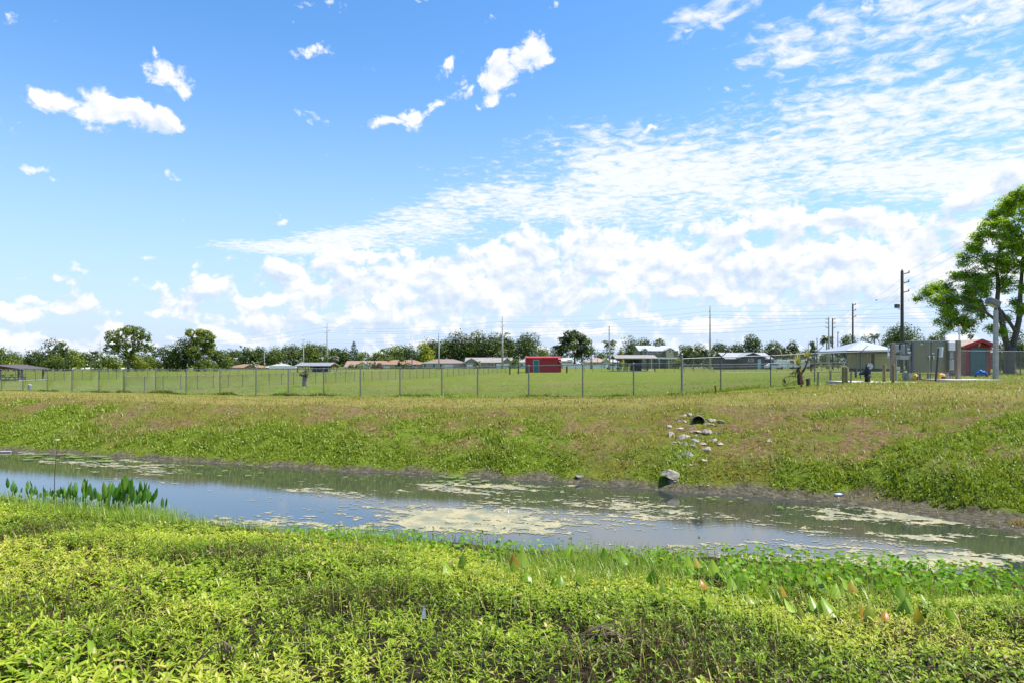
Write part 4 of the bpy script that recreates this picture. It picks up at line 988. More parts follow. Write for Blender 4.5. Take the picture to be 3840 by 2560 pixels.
# cabin with the white metal roof on low skirting
D = 92; xc = X(3260, D); zb = H(xc, D); e = empty('cabin', (xc, D, zb - .05), 'pale yellow cabin with white metal hip roof standing on dark skirting', 'cabin')
lx = lambda p: X(p, D) - xc
lz = lambda p: Zp(p, D) - zb + .05
q = MB(); box_m(q, lx(3263), lx(3338), 0, 6, .45, lz(1312)); 
for i in range(12): xx = lx(3263) + (i + .5) * (lx(3338) - lx(3263)) / 12; box_m(q, xx - .02, xx + .02, -.02, 0, .45, lz(1313))
q.build('wall', mat('yellow_siding', (.50, .43, .21), .8, 0, .1, 1), e)
q = MB(); box_m(q, lx(3263) + .05, lx(3338) - .05, .05, 5.9, 0, .45); q.build('skirting', POSTD, e)
q = MB(); X0, X1, zz_ = lx(3158), lx(3346), lz(1314); ap = (lx(3273), 3, lz(1275)); ap2 = (lx(3300), 3.6, lz(1279))
q.add([(X0, -1.2, zz_), (X1, -1.2, zz_ + .1), (X1, 7, zz_ + .5), (X0, 7, zz_), ap, ap2, (X0, -1.2, zz_ - .2), (X1, -1.2, zz_ - .1), (X1, 7, zz_ + .3), (X0, 7, zz_ - .2)], [(0, 1, 5, 4), (1, 2, 5), (2, 3, 4, 5), (3, 0, 4), (0, 6, 7, 1), (1, 7, 8, 2), (2, 8, 9, 3), (3, 9, 6, 0), (9, 8, 7, 6)]); q.build('roof', mat('white_metal_roof', (.34, .36, .39), .55, .1, .06, 1), e)
q = MB(); box_m(q, X0, X1, -1.26, -1.19, zz_ - .42, zz_ - .05); q.build('fascia', POSTD, e)
q = MB(); box_m(q, lx(3267), lx(3279), -.05, .0, .45, lz(1324)); q.build('door', POSTD, e)
for p_ in (3164, 3200, 3236): q = MB(); q.box((lx(p_), -1.0, zz_ / 2 - .1), (.14, .14, zz_ - .2)); q.build('porch_post', POSTW, e)
# open picnic shelters
def pavilion(label, D, x0, x1, eave, ridge, roofc, gablec, kind='side', depth=7, n=5, back=None):
    xc = X((x0 + x1) / 2, D); zb = H(xc, D); e = empty('picnic_shelter', (xc, D, zb), label, 'shelter')
    a, b = X(x0, D) - xc + .5, X(x1, D) - xc - .5; ze, zr = Zp(eave, D) - zb, Zp(ridge, D) - zb
    rm = mat('shelter_roof_%d' % int(roofc[0] * 1e4), roofc, .6, .2, .2, 1.5)
    roof_mesh(kind, a, b, 0, depth, ze, zr, .5, .14).build('roof', rm, e)
    q = MB(); gm_ = mat('gable_%d' % int(gablec[0] * 1e4), gablec, .8)
    if kind == 'side':
        for s_ in (a, b - .1): q.add([(s_, 0, ze - .1), (s_, depth, ze - .1), (s_, depth / 2, zr - .2), (s_ + .1, 0, ze - .1), (s_ + .1, depth, ze - .1), (s_ + .1, depth / 2, zr - .2)], [(0, 1, 2), (3, 5, 4), (0, 2, 5, 3), (2, 1, 4, 5)])
    else: q.prism([(a, ze - .1), (b, ze - .1), ((a + b) / 2, zr - .18)], .05, .15)
    q.build('gable_panel', gm_, e)
    for i in range(n):
        for y in (.15, depth - .15):
            MB().box((a + .1 + (b - a - .2) * i / (n - 1), y, (ze - .1) / 2), (.18, .18, ze - .1)).build('post', POSTD, e)
    MB().box(((a + b) / 2, depth / 2, .03), (b - a + .4, depth + .4, .12)).build('floor_slab', mat('concrete', (.44, .42, .38), .9, 0, .2, 2), e)
    if back:
        q = MB(); box_m(q, X(back[0], D) - xc, X(back[1], D) - xc, depth * .6, depth * .6 + .15, .1, ze - .2); q.build('partition', mat('dark_blue_panel', (.03, .05, .07), .8), e)
    for i in range(2):
        q = MB(); cx = a + (b - a) * (.3 + .4 * i)
        q.box((cx, 2.2, .76), (1.8, .75, .05)); q.box((cx, 1.5, .45), (1.8, .28, .05)); q.box((cx, 2.9, .45), (1.8, .28, .05))
        for s_ in (-.65, .65): q.tube([(cx + s_, 1.45, .06), (cx + s_, 2.2, .74)], .04, 4); q.tube([(cx + s_, 2.95, .06), (cx + s_, 2.2, .74)], .04, 4); q.tube([(cx + s_, 1.5, .42), (cx + s_, 2.9, .42)], .03, 4)
        t = empty('picnic_table', e.location, 'wooden picnic table under the %s, %s one' % (label.split(' standing')[0], ('inner', 'outer')[i]), 'picnic table', 'picnic tables under the shelters')
        k = q.build('table_and_benches', POSTD, t)
    return e
pavilion('grey roofed shelter with a red gable standing left of the pink bungalow', 165, 1106, 1238, 1370, 1358, (.24, .24, .25), (.30, .035, .03), depth=9, back=(1150, 1205))
pavilion('long brown grey roofed shelter standing before the olive two storey house', 140, 2306, 2466, 1342, 1329, (.27, .24, .22), (.12, .07, .06), n=6, back=(2378, 2418))
pavilion('dark brown roofed shelter with a red gable standing in the far left pasture', 90, -120, 84, 1381, 1366, (.10, .075, .06), (.28, .025, .035), kind='front', depth=5, n=3)
# red storage shed with flat roof
RED = mat('red_board', (.40, .028, .035), .7, 0, .22, 2.2, .25, stretch=(14, 14, .5)); TEAL = mat('teal_paint', (.035, .155, .165), .6, 0, .15, 2)
D = 122; xc = X(2040, D); zb = H(xc, D)
e = empty('storage_shed', (xc, D, zb - .05), 'red flat roofed storage shed with teal door in the open field', 'shed')
lx = lambda p: X(p, D) - xc
lz = lambda p: Zp(p, D) - zb + .05
q = MB(); zt = lz(1343); box_m(q, lx(1972), lx(2092), 0, 6.5, 0, zt)
for i in range(30): xx = lx(1972) + (i + .5) * (lx(2092) - lx(1972)) / 30; box_m(q, xx - .02, xx + .02, -.025, .001, .02, zt - .04)
q.build('wall', RED, e)
q = MB(); q.add([(lx(1971) - .05, -.3, zt), (lx(2107), -.3, zt + .02), (lx(2107), 6.8, zt + .3), (lx(1971), 6.8, zt + .3), (lx(1971) - .05, -.3, zt + .16), (lx(2107), -.3, zt + .18), (lx(2107), 6.8, zt + .46), (lx(1971), 6.8, zt + .46)], [(0, 1, 5, 4), (1, 2, 6, 5), (2, 3, 7, 6), (3, 0, 4, 7), (4, 5, 6, 7), (3, 2, 1, 0)]); q.build('roof', mat('red_trim', (.36, .02, .025), .6), e)
q = MB(); box_m(q, lx(2001), lx(2020), -.07, 0, .05, lz(1350)); q.build('door', TEAL, e)
q = MB()
box_m(q, lx(1999), lx(2022), -.09, 0, lz(1350), lz(1350) + .12); box_m(q, lx(1999), lx(2001), -.09, 0, .05, lz(1350)); box_m(q, lx(2020), lx(2022), -.09, 0, .05, lz(1350)); q.build('door_frame', mat('grey_trim', (.42, .40, .38), .7), e)
q = MB(); q.box((lx(2104), .4, lz(1359)), (1.0, 1.3, .06), tilt=Matrix.Rotation(R(42), 3, 'Y')); q.build('awning_hatch', WHITE, e)
q = MB(); box_m(q, lx(2092), lx(2106), 1.0, 6.4, 0, lz(1345)); q.build('side_annex', RED, e)
# red outhouse with crescent moon
D = 50; zb = H(X(3668, D), D); e = empty('outhouse', (X(3668, D), D, zb - .05), 'small red outhouse with teal door and a crescent moon on its gable', 'outhouse')
lx = lambda p: X(p, D) - X(3668, D)
lz = lambda p: Zp(p, D) - zb + .05
wa, wb_ = lx(3624), lx(3714); ze, zr = lz(1297), lz(1273)
BROWNW = mat('brown_board', (.30, .15, .085), .85, 0, .25, 3, .3, stretch=(1, 1, 8))
q = MB(); q.c = 0; box_m(q, wa, wb_, 0, .08, 0, ze); q.prism([(wa - .2, ze - .18), (wb_ + .2, ze - .18), (0, zr - .1)], -.01, .06)
for i in range(16): box_m(q, wa - .005, lx(3638) - .02, -.02, .0, i * ze / 16 + .01, (i + 1) * ze / 16 - .02); box_m(q, lx(3698) + .02, wb_ + .005, -.02, .0, i * ze / 16 + .01, (i + 1) * ze / 16 - .02)
q.build('front_wall', RED, e)
q = MB(); box_m(q, wa, wa + .1, .08, 2.6, 0, ze); box_m(q, wb_ - .1, wb_, .08, 2.6, 0, ze); box_m(q, wa, wb_, 2.6, 2.7, 0, ze); q.build('side_wall', BROWNW, e)
rf = roof_mesh('front', wa, wb_, 0, 2.7, ze, zr + .02, .38, .10).build('roof', mat('outhouse_shingle', (.36, .27, .20), .9, 0, .3, 5, .3), e)
q = MB()
for s_ in (-1, 1): q.add([(0, -.46, zr + .04), (0, -.40, zr + .04), (0, -.40, zr - .20), (0, -.46, zr - .20), (s_ * (wb_ + .42), -.46, ze + .02), (s_ * (wb_ + .42), -.40, ze + .02), (s_ * (wb_ + .42), -.40, ze - .22), (s_ * (wb_ + .42), -.46, ze - .22)], [(0, 1, 5, 4), (1, 2, 6, 5), (2, 3, 7, 6), (3, 0, 4, 7), (4, 5, 6, 7), (3, 2, 1, 0)])
q.build('bargeboard', mat('red_trim2', (.36, .022, .028), .6), rf)
q = MB(); box_m(q, lx(3638), lx(3698), -.07, 0, .05, lz(1303)); d_ = q.build('door', TEAL, e)
MB().box((lx(3647), -.12, lz(1359)), (.16, .08, .05)).build('handle', GALV, d_)
mo = []; cx, cz, r_ = 0.02, lz(1290), .19
for i in range(13): t_ = R(-75 + 150 * i / 12) ; mo.append((cx - .05 + r_ * math.cos(t_), cz + r_ * math.sin(t_)))
for i in range(13): t_ = R(75 - 150 * i / 12) ; mo.append((cx - .12 + r_ * .70 * math.cos(t_), cz + r_ * .97 * math.sin(t_)))
MB().prism(mo, -.035, -.012).build('crescent_moon', mat('cream_paint', (.75, .66, .42), .6), e)
# vehicles far across the field
def car(label, px, D, c, L_=4.5, van=False):
    p = G(px, D); e = empty('van' if van else 'parked_car', p, label, 'van' if van else 'car')
    k = .5 * L_
    prof = [(-k, .35), (k, .35), (k, .75), (k * .92, .95), (k * .45, 1.0), (k * .15, 1.5), (-k * .55, 1.5), (-k * .85, 1.05), (-k, .95)] if not van else [(-k, .4), (k, .4), (k, 1.1), (k * .85, 1.25), (k * .65, 2.3), (-k, 2.35)]
    pm = mat('car_paint_%d' % int(c[0] * 1000 + c[2] * 77), c, .3, 0, .04); q = MB(); q.prism(prof, -.85, .85); q.build('body', pm, e, bevel=.05)
    q = MB()
    if van: q.prism([(k * .80, 1.3), (k * .62, 2.15), (k * .3, 2.15), (k * .3, 1.3)], -.87, .87)
    else: q.prism([(k * .40, 1.03), (k * .14, 1.42), (-k * .5, 1.42), (-k * .74, 1.06)], -.87, .87)
    q.build('side_window', GLASS, e)
    wp = None
    for sx in (-.62, .62):
        for sy in (-.8, .8):
            if wp is None:
                wp = wo = MB().lathe([(.1, -.1), (.33, -.1), (.33, .1), (.1, .1)], axis='Y', n=14).build('wheel', mat('tyre', (.02, .02, .02), .8), e)
            else: wo = wp.copy(); COL.objects.link(wo); wo.parent = e
            wo.location = (sx * k, sy, .33)
    return e
car('white car parked beneath the tall palm beside the long brown shelter', 2298, 200, (.75, .76, .78))
car('white van parked in the lot past the dark brown house', 2945, 170, (.78, .78, .78), 5.2, True)
car('white car parked in front of the row of white vans', 2905, 165, (.72, .73, .75))
car('second white van parked nearest the dead yucca', 3000, 172, (.76, .76, .76), 5.4, True)
car('dark red car parked at the pink roofed bungalow drive', 1420, 285, (.22, .02, .02))
car('grey car parked in front of the ochre walled bungalow', 1540, 280, (.25, .26, .28))
# ================================================================ poles and wires
CONC = mat('pole_concrete', (.40, .39, .37), .85, 0, .15, 1, stretch=(3, 3, .3)); POLEW = mat('utility_pole_wood', (.085, .066, .052), .9, 0, .35, 3, .2, stretch=(6, 6, .4)); STEELD = mat('dark_hardware', (.06, .06, .065), .5, .4, .2)
INSUL = mat('insulator', (.30, .31, .33), .4)
TOPS = {}
def pole(key, label, px, top, D, r0, r1, m_, arms=(), name='utility_pole', base=None):
    p = G(px, D); h = Zp(top, D) - p.z; e = empty(name, p, label, 'utility pole')
    q = MB(); q.tube([(0, 0, -.3), (0, 0, h * .5), (0, 0, h - .25), (0, 0, h)], [r0, (r0 + r1) / 2, r1, r1 * .25], 10); q.build('shaft', m_, e, smooth=True)
    pts = []
    for (py, s_, ln) in arms:
        z = Zp(py, D) - p.z; b = MB(); l_ = M(ln, D)
        b.tube([(s_ * r1 * .8, 0, z - .12), (s_ * l_, 0, z)], .06, 5); ar = b.build('arm', STEELD, e)
        i_ = MB().lathe([(.03, 0), (.085, .04), (.05, .09), (.085, .14), (.05, .2), (.07, .26), (.03, .30)], (s_ * l_, 0, z - .05), 8).build('insulator', INSUL, ar)
        pts.append(p + Vector((s_ * l_, 0, z + .2)))
    pts.append(p + Vector((0, 0, h)))
    TOPS[key] = pts; return e
pole('t1', 'tallest slim concrete transmission pole rising behind the dark brown house', 2663, 1147, 215, .40, .16, CONC, [(1170, -1, 3), (1184, 1, 4), (1193, -1, 3)], 'transmission_pole')
pole('t2', 'tall concrete transmission pole in front of the taupe house', 1884, 1187, 262, .42, .17, CONC, [(1208, -1, 7), (1221, 1, 7), (1228, -1, 7)], 'transmission_pole')
pole('t3', 'tall concrete transmission pole rising behind the grey roofed shelter', 1227, 1211, 305, .45, .18, CONC, [(1230, -1, 9), (1240, 1, 10), (1248, -1, 9)], 'transmission_pole')
pole('t4', 'transmission pole beside the wide bright oak', 376, 1276, 400, .45, .18, CONC, [(1291, -1, 12), (1299, 1, 12), (1306, -1, 12)], 'transmission_pole')
pole('t5', 'transmission pole over the dark red gable of the far shelter', 38, 1293, 440, .45, .18, CONC, [(1308, -1, 12), (1315, 1, 12)], 'transmission_pole')
pole('d1', 'slim concrete pole between the tall palm and the long shelter', 2285, 1221, 186, .26, .13, CONC, [(1228, -1, 2), (1240, -1, 2), (1253, -1, 2)])
pole('d2', 'slim concrete pole before the brown hip roofed bungalow', 1646, 1248, 228, .28, .14, CONC, [(1253, -1, 2), (1265, -1, 2), (1276, -1, 2)])
pole('d3', 'slim concrete pole behind the left end of the grey shelter roof', 1138, 1270, 280, .28, .14, CONC, [(1275, -1, 5), (1275, 1, 5)])
pole('d4', 'thin pole before the low grey roofed white house', 991, 1312, 290, .18, .1, CONC, [(1318, 1, 4)])
pole('d5', 'short dark pole rising over the terracotta roofed bungalow', 1545, 1293, 250, .17, .11, POLEW, [(1297, 1, 2)])
pole('d6', 'dark wooden pole in front of the spreading oak', 2219, 1272, 215, .17, .11, POLEW, [(1282, 1, 3)])
pole('d7', 'short grey pole in front of the beige bungalow', 2214, 1330, 212, .12, .09, POLEW, [])
pole('d8', 'pale pole with three stand-off insulators beside a dark twin pole', 3108, 1187, 150, .24, .12, CONC, [(1197, -1, 11), (1212, -1, 11), (1228, -1, 11)])
pole('w3', 'dark wooden pole close beside the pale insulator pole', 3122, 1192, 146, .17, .12, POLEW, [(1196, 1, 10), (1212, 1, 10), (1229, 1, 10)])
pole('d9', 'small dark pole just behind the dark twin pole', 3142, 1243, 190, .15, .1, POLEW, [(1247, 1, 4)])
pole('d10', 'small pole to the side of the curved palm', 3064, 1267, 200, .14, .1, POLEW, [(1270, -1, 3)])
pole('d11', 'smallest pole standing over the dead yucca', 3031, 1285, 210, .13, .09, POLEW, [])
pole('w2', 'dark wooden utility pole standing before the white roofed cabin', 3198, 1137, 116, .17, .12, POLEW, [(1142, 1, 11), (1163, 1, 11), (1186, 1, 12)])
w1 = pole('w1', 'near dark wooden utility pole with three pin arms and a floodlight', 3383, 1010, 76, .20, .15, POLEW, [(1023, 1, 26), (1057, 1, 25), (1092, 1, 25)])
pole('d12', 'thin light pole between the tall palm and the spreading oak', 2240, 1307, 240, .09, .06, STEELD, [(1309, 1, 3)])
pole('d13', 'slender pole behind the wide bright oak and sabal palm', 337, 1305, 380, .28, .12, CONC, [(1309, 1, 9)])
p = G(3383, 76); q = MB(); z = Zp(1152, 76) - p.z
q.tube([(-.15, 0, z - .25), (-.45, -.05, z - .25), (-.5, -.05, z)], .035, 5); q.box((-.62, -.1, z + .1), (.45, .35, .42), rz=.3); q.build('floodlight', STEELD, w1, bevel=.02)
def wire(label, pts, sag=.02, r=.022):
    e_pts = []
    for a, b in zip(pts[:-1], pts[1:]):
        n = 16; d = (b - a).length
        for i in range(n + (b is pts[-1])): t = i / n; e_pts.append(a.lerp(b, t) - Vector((0, 0, 4 * sag * d * t * (1 - t))))
    o0 = e_pts[0].copy(); o = MB().tube([p_ - o0 for p_ in e_pts], r, 4).build('overhead_wire', STEELD); o.location = o0
    return tag(o, label, 'wire', 'overhead wires')
T = TOPS
t0 = [Vector((138 + dx, 163, z)) for dx, z in ((-.3, 19.5), (.4, 18.1), (-.3, 17.2))] + [Vector((138, 163, 21.5))]
names = ['upper outer conductor', 'middle conductor', 'lower conductor', 'faint top shield wire']
for i in range(4):
    pts = [t0[i], T['t1'][i], T['t2'][i], T['t3'][i], T['t4'][min(i, 2)] if i < 3 else T['t4'][3]]
    wire('long %s strung along the tall concrete transmission poles' % names[i], pts, .017, .024 if i < 3 else .013)
e0 = [Vector((150, 120, z)) for z in (14.5, 13.4, 12.4)]
for i, nm in enumerate(('top', 'second', 'third')):
    wire('%s wire of the lower line along the slim concrete poles' % nm, [e0[i], T['d8'][i], T['d1'][i], T['d2'][i], T['d3'][min(i, 1)] - Vector((0, 0, 1.0 * i)), T['d4'][0] + Vector((-30, 60, -.8 * i))], .014, .02)
for i, (za, zb_) in enumerate(((1300, 1318), (1312, 1330), (1322, 1340), (1335, 1352), (1345, 1360))):
    a = W(3900, 1285 + 14 * i, 140); b = W(2663, za - 2, 214.3); c = W(1884, za + 4, 261.3); d = W(1227, zb_ + 2, 304.3)
    wire('%s of the five low communication cables crossing before the trees' % ORD[i], [a, b, c, d], .012, .02)
for i, nm in enumerate(('top', 'middle', 'bottom')):
    far_ = Vector((52 - i, 60, 21.6 - 1.6 * i)) if i < 2 else Vector((50, 56, 17.2))
    wire('%s wire sagging from the near wooden pole into the big tree' % nm, [T['w2'][i], T['w1'][i], far_], .02, .007)
    wire('%s wire between the three receding wooden poles' % nm, [T['w3'][i], T['w2'][i] - Vector((.1, 0, .05))], .02, .008)
# ================================================================ pump station on the mound
def Fr(name, label, cat, px, D, group=None):
    p = G(px, D); e = empty(name, p, label, cat, group)
    return e, (lambda a: X(a, D) - p.x), (lambda a: Zp(a, D) - p.z)
STEEL = mat('olive_steel_door', (.17, .172, .115), .30, .75, .12, .8); STEELB = mat('brushed_steel', (.36, .36, .33), .4, .8, .15, 1.5); GREYB = mat('grey_box', (.30, .32, .31), .5, .2, .12); STICK = mat('white_sticker', (.8, .8, .78), .5, 0, .03); CYAN = mat('blue_sticker', (.05, .35, .45), .5)
CONCR = mat('slab_concrete', (.50, .47, .42), .9, 0, .15, 3)
e, lx, lz = Fr('control_cabinet', 'large two door stainless control cabinet between two timber posts', 'cabinet', 3490, 36)
q = MB(); box_m(q, lx(3424), lx(3557), .08, .55, lz(1397), lz(1280)); q.build('cabinet_body', STEELB, e, bevel=.01)
q = MB(); box_m(q, lx(3418), lx(3560), -.02, .62, lz(1280) + .002, lz(1276)); q.build('rain_hood', STEELB, e)
for k, (a, b) in enumerate(((3428, 3488), (3494, 3555))):
    q = MB(); box_m(q, lx(a), lx(b), .03, .08, lz(1395), lz(1282)); d_ = q.build('door', STEEL, e, bevel=.008)
    hx = lx(3484) if k == 0 else lx(3500)
    q = MB(); q.box((hx, .0, lz(1341)), (.06, .06, .2)); q.tube([(hx, -.02, lz(1338)), (hx + .02, -.09, lz(1341)), (hx, -.06, lz(1348))], .022, 6); q.build('handle', mat('chrome', (.7, .7, .7), .15, 1), d_)
    q = MB(); box_m(q, lx(a + 26 if k == 0 else a + 3), lx(a + 33 if k == 0 else a + 10), .024, .03, lz(1292 if k == 0 else 1325), lz(1289 if k == 0 else 1322)); q.build('sticker', STICK, d_)
q = MB(); box_m(q, lx(3420), lx(3427), .0, .08, lz(1397), lz(1283)); q.build('hinge_strip', GALVD, e)
for a in (3412, 3551): q = MB(); box_m(q, lx(a), lx(a + 12), .1, .5, 0, lz(1397)); q.build('leg', STEELB, e)
for a, b in ((3450, 3457), (3460, 3466), (3490, 3496), (3500, 3504)): q = MB(); q.tube([(lx((a + b) / 2), .3, -.05), (lx((a + b) / 2), .3, lz(1398))], M((b - a) / 2, 36), 8); q.build('conduit', GALV, e)
q = MB(); box_m(q, lx(3542), lx(3554), .2, .4, lz(1276), lz(1266)); q.build('roof_box', GALV, e)
for i, (px, t_, D_, nm) in enumerate(((3347, 1286, 36, 'tall square timber post carrying the grey meter boxes'), (3593, 1276, 35.6, 'tall square timber post between the steel cabinet and red outhouse'))):
    e, lx, lz = Fr('timber_post', nm, 'post', px, D_); w_ = M(13.5, D_)
    MB().box((0, 0, lz(t_) / 2 - .15), (w_, w_, lz(t_) + .3)).build('shaft', POSTW, e, bevel=.015)
e, lx, lz = Fr('pipe_rail', 'galvanised rail joining the two tall timber posts behind the cabinet', 'rail', 3470, 36.4)
q = MB(); box_m(q, lx(3347), lx(3595), .02, .08, lz(1286), lz(1283)); q.build('top_bar', GALV, e)
q = MB(); box_m(q, lx(3347), lx(3420), .02, .07, lz(1388), lz(1385)); box_m(q, lx(3557), lx(3595), .02, .07, lz(1396), lz(1393)); q.build('lower_bar', GALV, e)
for a in (3361, 3388, 3407, 3565, 3576): q = MB(); q.tube([(lx(a), .05, -.1), (lx(a), .05, lz(1284))], .022, 6); q.build('upright', GALV, e)
def wallbox(label, D, x0, x1, y0, y1, m_, stick=(), name='meter_box', cat='meter box', dep=.22, lid=True):
    zc = Zp(y1, D); e = empty(name, (X((x0 + x1) / 2, D), D, zc), label, cat); cx = X((x0 + x1) / 2, D); hx = X(x1, D) - cx; hz = Zp(y0, D) - zc
    q = MB(); box_m(q, -hx, hx, 0, dep, 0, hz); q.build('case', m_, e, bevel=.012)
    if lid: q = MB(); box_m(q, -hx * .88, hx * .88, -.025, 0, hz * .06, hz * .94); q.build('cover', m_, e, bevel=.008)
    for (a, b, c, d, mm) in stick: q = MB(); box_m(q, X(a, D) - cx, X(b, D) - cx, -.032, -.026, Zp(d, D) - zc, Zp(c, D) - zc); q.build('sticker', mm, e)
    return e
wallbox('olive meter box with white and blue stickers beside the cabinet hinge', 36.1, 3396, 3420, 1291, 1325, STEEL, [(3401, 3410, 1306, 1310, STICK), (3402, 3411, 1313, 1316, CYAN), (3402, 3416, 1318, 1324, STICK)])
wallbox('narrow dark fronted meter box between two grey boxes', 36.15, 3386, 3396, 1291, 1329, GREYB)
wallbox('pale grey junction box next to the first timber post', 36.1, 3356, 3371, 1291, 1320, GREYB)
wallbox('white blank panel box between the cabinet and second timber post', 36.1, 3557, 3583, 1281, 1314, WHITE)
wallbox('steel junction box below the white blank panel', 36.1, 3558, 3578, 1348, 1387, STEELB)
wallbox('wide steel shelf box with sloping lid under the meter boxes', 36.1, 3371, 3412, 1331, 1347, STEELB, dep=.3)
wallbox('small grey box on the rail under the white panel', 36.1, 3560, 3574, 1318, 1345, GREYB)
e, lx, lz = Fr('sensor_tube', 'white vertical sensor tube with black clamps on the first timber post', 'sensor', 3332, 35.9)
q = MB(); q.tube([(0, 0, lz(1340)), (0, 0, lz(1290))], .045, 8); q.build('tube', WHITE, e)
q = MB()
for y in (1293, 1302, 1318, 1336): q.box((.03, 0, lz(y)), (.13, .11, .05))
q.build('clamp', STEELD, e)
e, lx, lz = Fr('equipment_frame', 'white tube frame with wire mesh between the first timber post and cabinet', 'frame', 3384, 36.5)
q = MB()
for a in (3361, 3407): q.tube([(lx(a), 0, -.05), (lx(a), 0, lz(1343))], .032, 6)
for y in (1344, 1386): q.tube([(lx(3359), 0, lz(y)), (lx(3409), 0, lz(y))], .03, 6)
q.tube([(lx(3390), 0, -.05), (lx(3390), 0, lz(1344))], .03, 6); q.build('frame', WHITE, e)
q = MB()
for i in range(9): q.tube([(lx(3362 + 5 * i), .01, lz(1385)), (lx(3362 + 5 * i), .01, lz(1345))], .005, 4)
for i in range(6): q.tube([(lx(3361), .016, lz(1380 - 6.5 * i)), (lx(3407), .016, lz(1380 - 6.5 * i))], .005, 4)
q.build('wire_mesh', GALV, e)
e, lx, lz = Fr('beacon_light', 'red topped alarm beacon on a slim white pipe', 'beacon', 3598, 36.2)
q = MB(); q.tube([(0, 0, 0), (0, 0, lz(1234))], .045, 8); q.build('pipe', WHITE, e)
q = MB(); q.lathe([(.09, lz(1234)), (.095, lz(1226)), (.05, lz(1225))], n=10); q.build('base', WHITE, e)
q = MB(); q.lathe([(.062, lz(1226)), (.066, lz(1221)), (.03, lz(1218))], n=10); q.build('lamp', mat('red_lens', (.30, .008, .02), .2), e, smooth=True)
e, lx, lz = Fr('light_pole', 'square concrete lamp pole with shoebox floodlight beside the red outhouse', 'lamp pole', 3734, 38)
q = MB(); a0, a1 = M(7.4, 38), M(6.0, 38); h_ = lz(1164)
q.add([(-a0, -a0, -.2), (a0, -a0, -.2), (a0, a0, -.2), (-a0, a0, -.2), (-a1, -a1, h_), (a1, -a1, h_), (a1, a1, h_), (-a1, a1, h_)], [(0, 1, 5, 4), (1, 2, 6, 5), (2, 3, 7, 6), (3, 0, 4, 7), (4, 5, 6, 7), (3, 2, 1, 0)]); q.build('shaft', mat('lamp_pole_concrete', (.40, .37, .33), .9, 0, .2, 3, .3), e, bevel=.02)
q = MB(); q.tube([(0, 0, h_ - .05), (0, 0, h_ + .28)], .09, 8); q.build('tenon', GALVD, e)
q = MB(); q.box((-.22, -.1, h_ + .42), (.62, .46, .32), tilt=Matrix.Rotation(R(24), 3, 'Y')); ld = q.build('lamp_head', mat('bronze_housing', (.20, .175, .16), .5, .3), e, bevel=.03)
q = MB(); q.box((-.30, -.1, h_ + .245), (.46, .38, .02), tilt=Matrix.Rotation(R(24), 3, 'Y')); q.build('lens', mat('lamp_lens', (.5, .5, .48), .2), ld)
e, lx, lz = Fr('leaning_sign', 'dark leaning post with small pale sign seen edge-on before the cabinet', 'sign', 3508, 34)
q = MB(); q.box((lx(3513), 0, lz(1368) - .1), (.075, .05, lz(1302) - lz(1433) + .15), tilt=Matrix.Rotation(R(5.2), 3, 'Y')); q.build('post', STEELD, e)
q = MB(); q.box((lx(3523), -.05, lz(1319)), (.09, .28, .5), tilt=Matrix.Rotation(R(5.2), 3, 'Y') @ Matrix.Rotation(R(12), 3, 'Z')); q.build('sign_plate', mat('sign_back', (.55, .55, .52), .5), e)
YEL = mat('yellow_pipe', (.62, .36, .05), .55, 0, .15, 4)
for nm, px, a, b, t_, bt in (('rounder yellow vent pipe bend under the right cabinet door', 3530, 3516, 3546, 1399, 1419), ('yellow vent pipe bend under the left cabinet door', 3434, 3424, 3444, 1401, 1418)):
    e, lx, lz = Fr('vent_pipe', nm, 'vent pipe', px, 35.2); r_ = .085
    q = MB(); q.tube([(lx(a) + r_, 0, -.05), (lx(a) + r_, 0, lz(t_) - .16), (lx(a) + r_ + .05, 0, lz(t_) - r_), (0, 0, lz(t_) - r_ + .02), (lx(b) - r_ - .03, 0, lz(t_) - r_), (lx(b) - r_, 0, lz(t_) - .2), (lx(b) - r_, 0, lz(bt) + .1)], r_, 10); q.build('bend', YEL, e, smooth=True)
    q = MB(); q.lathe([(.07, lz(bt) + .05), (.1, lz(bt) + .05), (.1, lz(bt) + .1), (.07, lz(bt) + .1)], (lx(b) - r_, 0, 0), 10); q.build('screen', STEELD, e)
# blue valve assembly by the outhouse
e, lx, lz = Fr('backflow_valve', 'bright blue backflow valve lying in front of the teal door', 'valve', 3680, 44)
BLUE = mat('blue_enamel', (.02, .12, .50), .4, 0, .15, 5); q = MB()
q.tube([(-.33, 0, .12), (-.28, 0, .3), (-.1, 0, .34), (.12, 0, .33), (.3, 0, .28), (.35, 0, .1)], [.06, .07, .1, .09, .07, .06], 10); q.lathe([(.05, .3), (.12, .36), (.12, .44), (.04, .5)], (-.06, 0, 0)); q.lathe([(.05, .3), (.1, .34), (.03, .42)], (.2, 0, 0)); q.build('body', BLUE, e, smooth=True)
q = MB(); q.tube([(-.38, 0, -.05), (-.36, 0, .16)], .05, 8); q.tube([(.38, 0, -.05), (.36, 0, .14)], .05, 8); q.build('riser_pipe', STEELD, e)
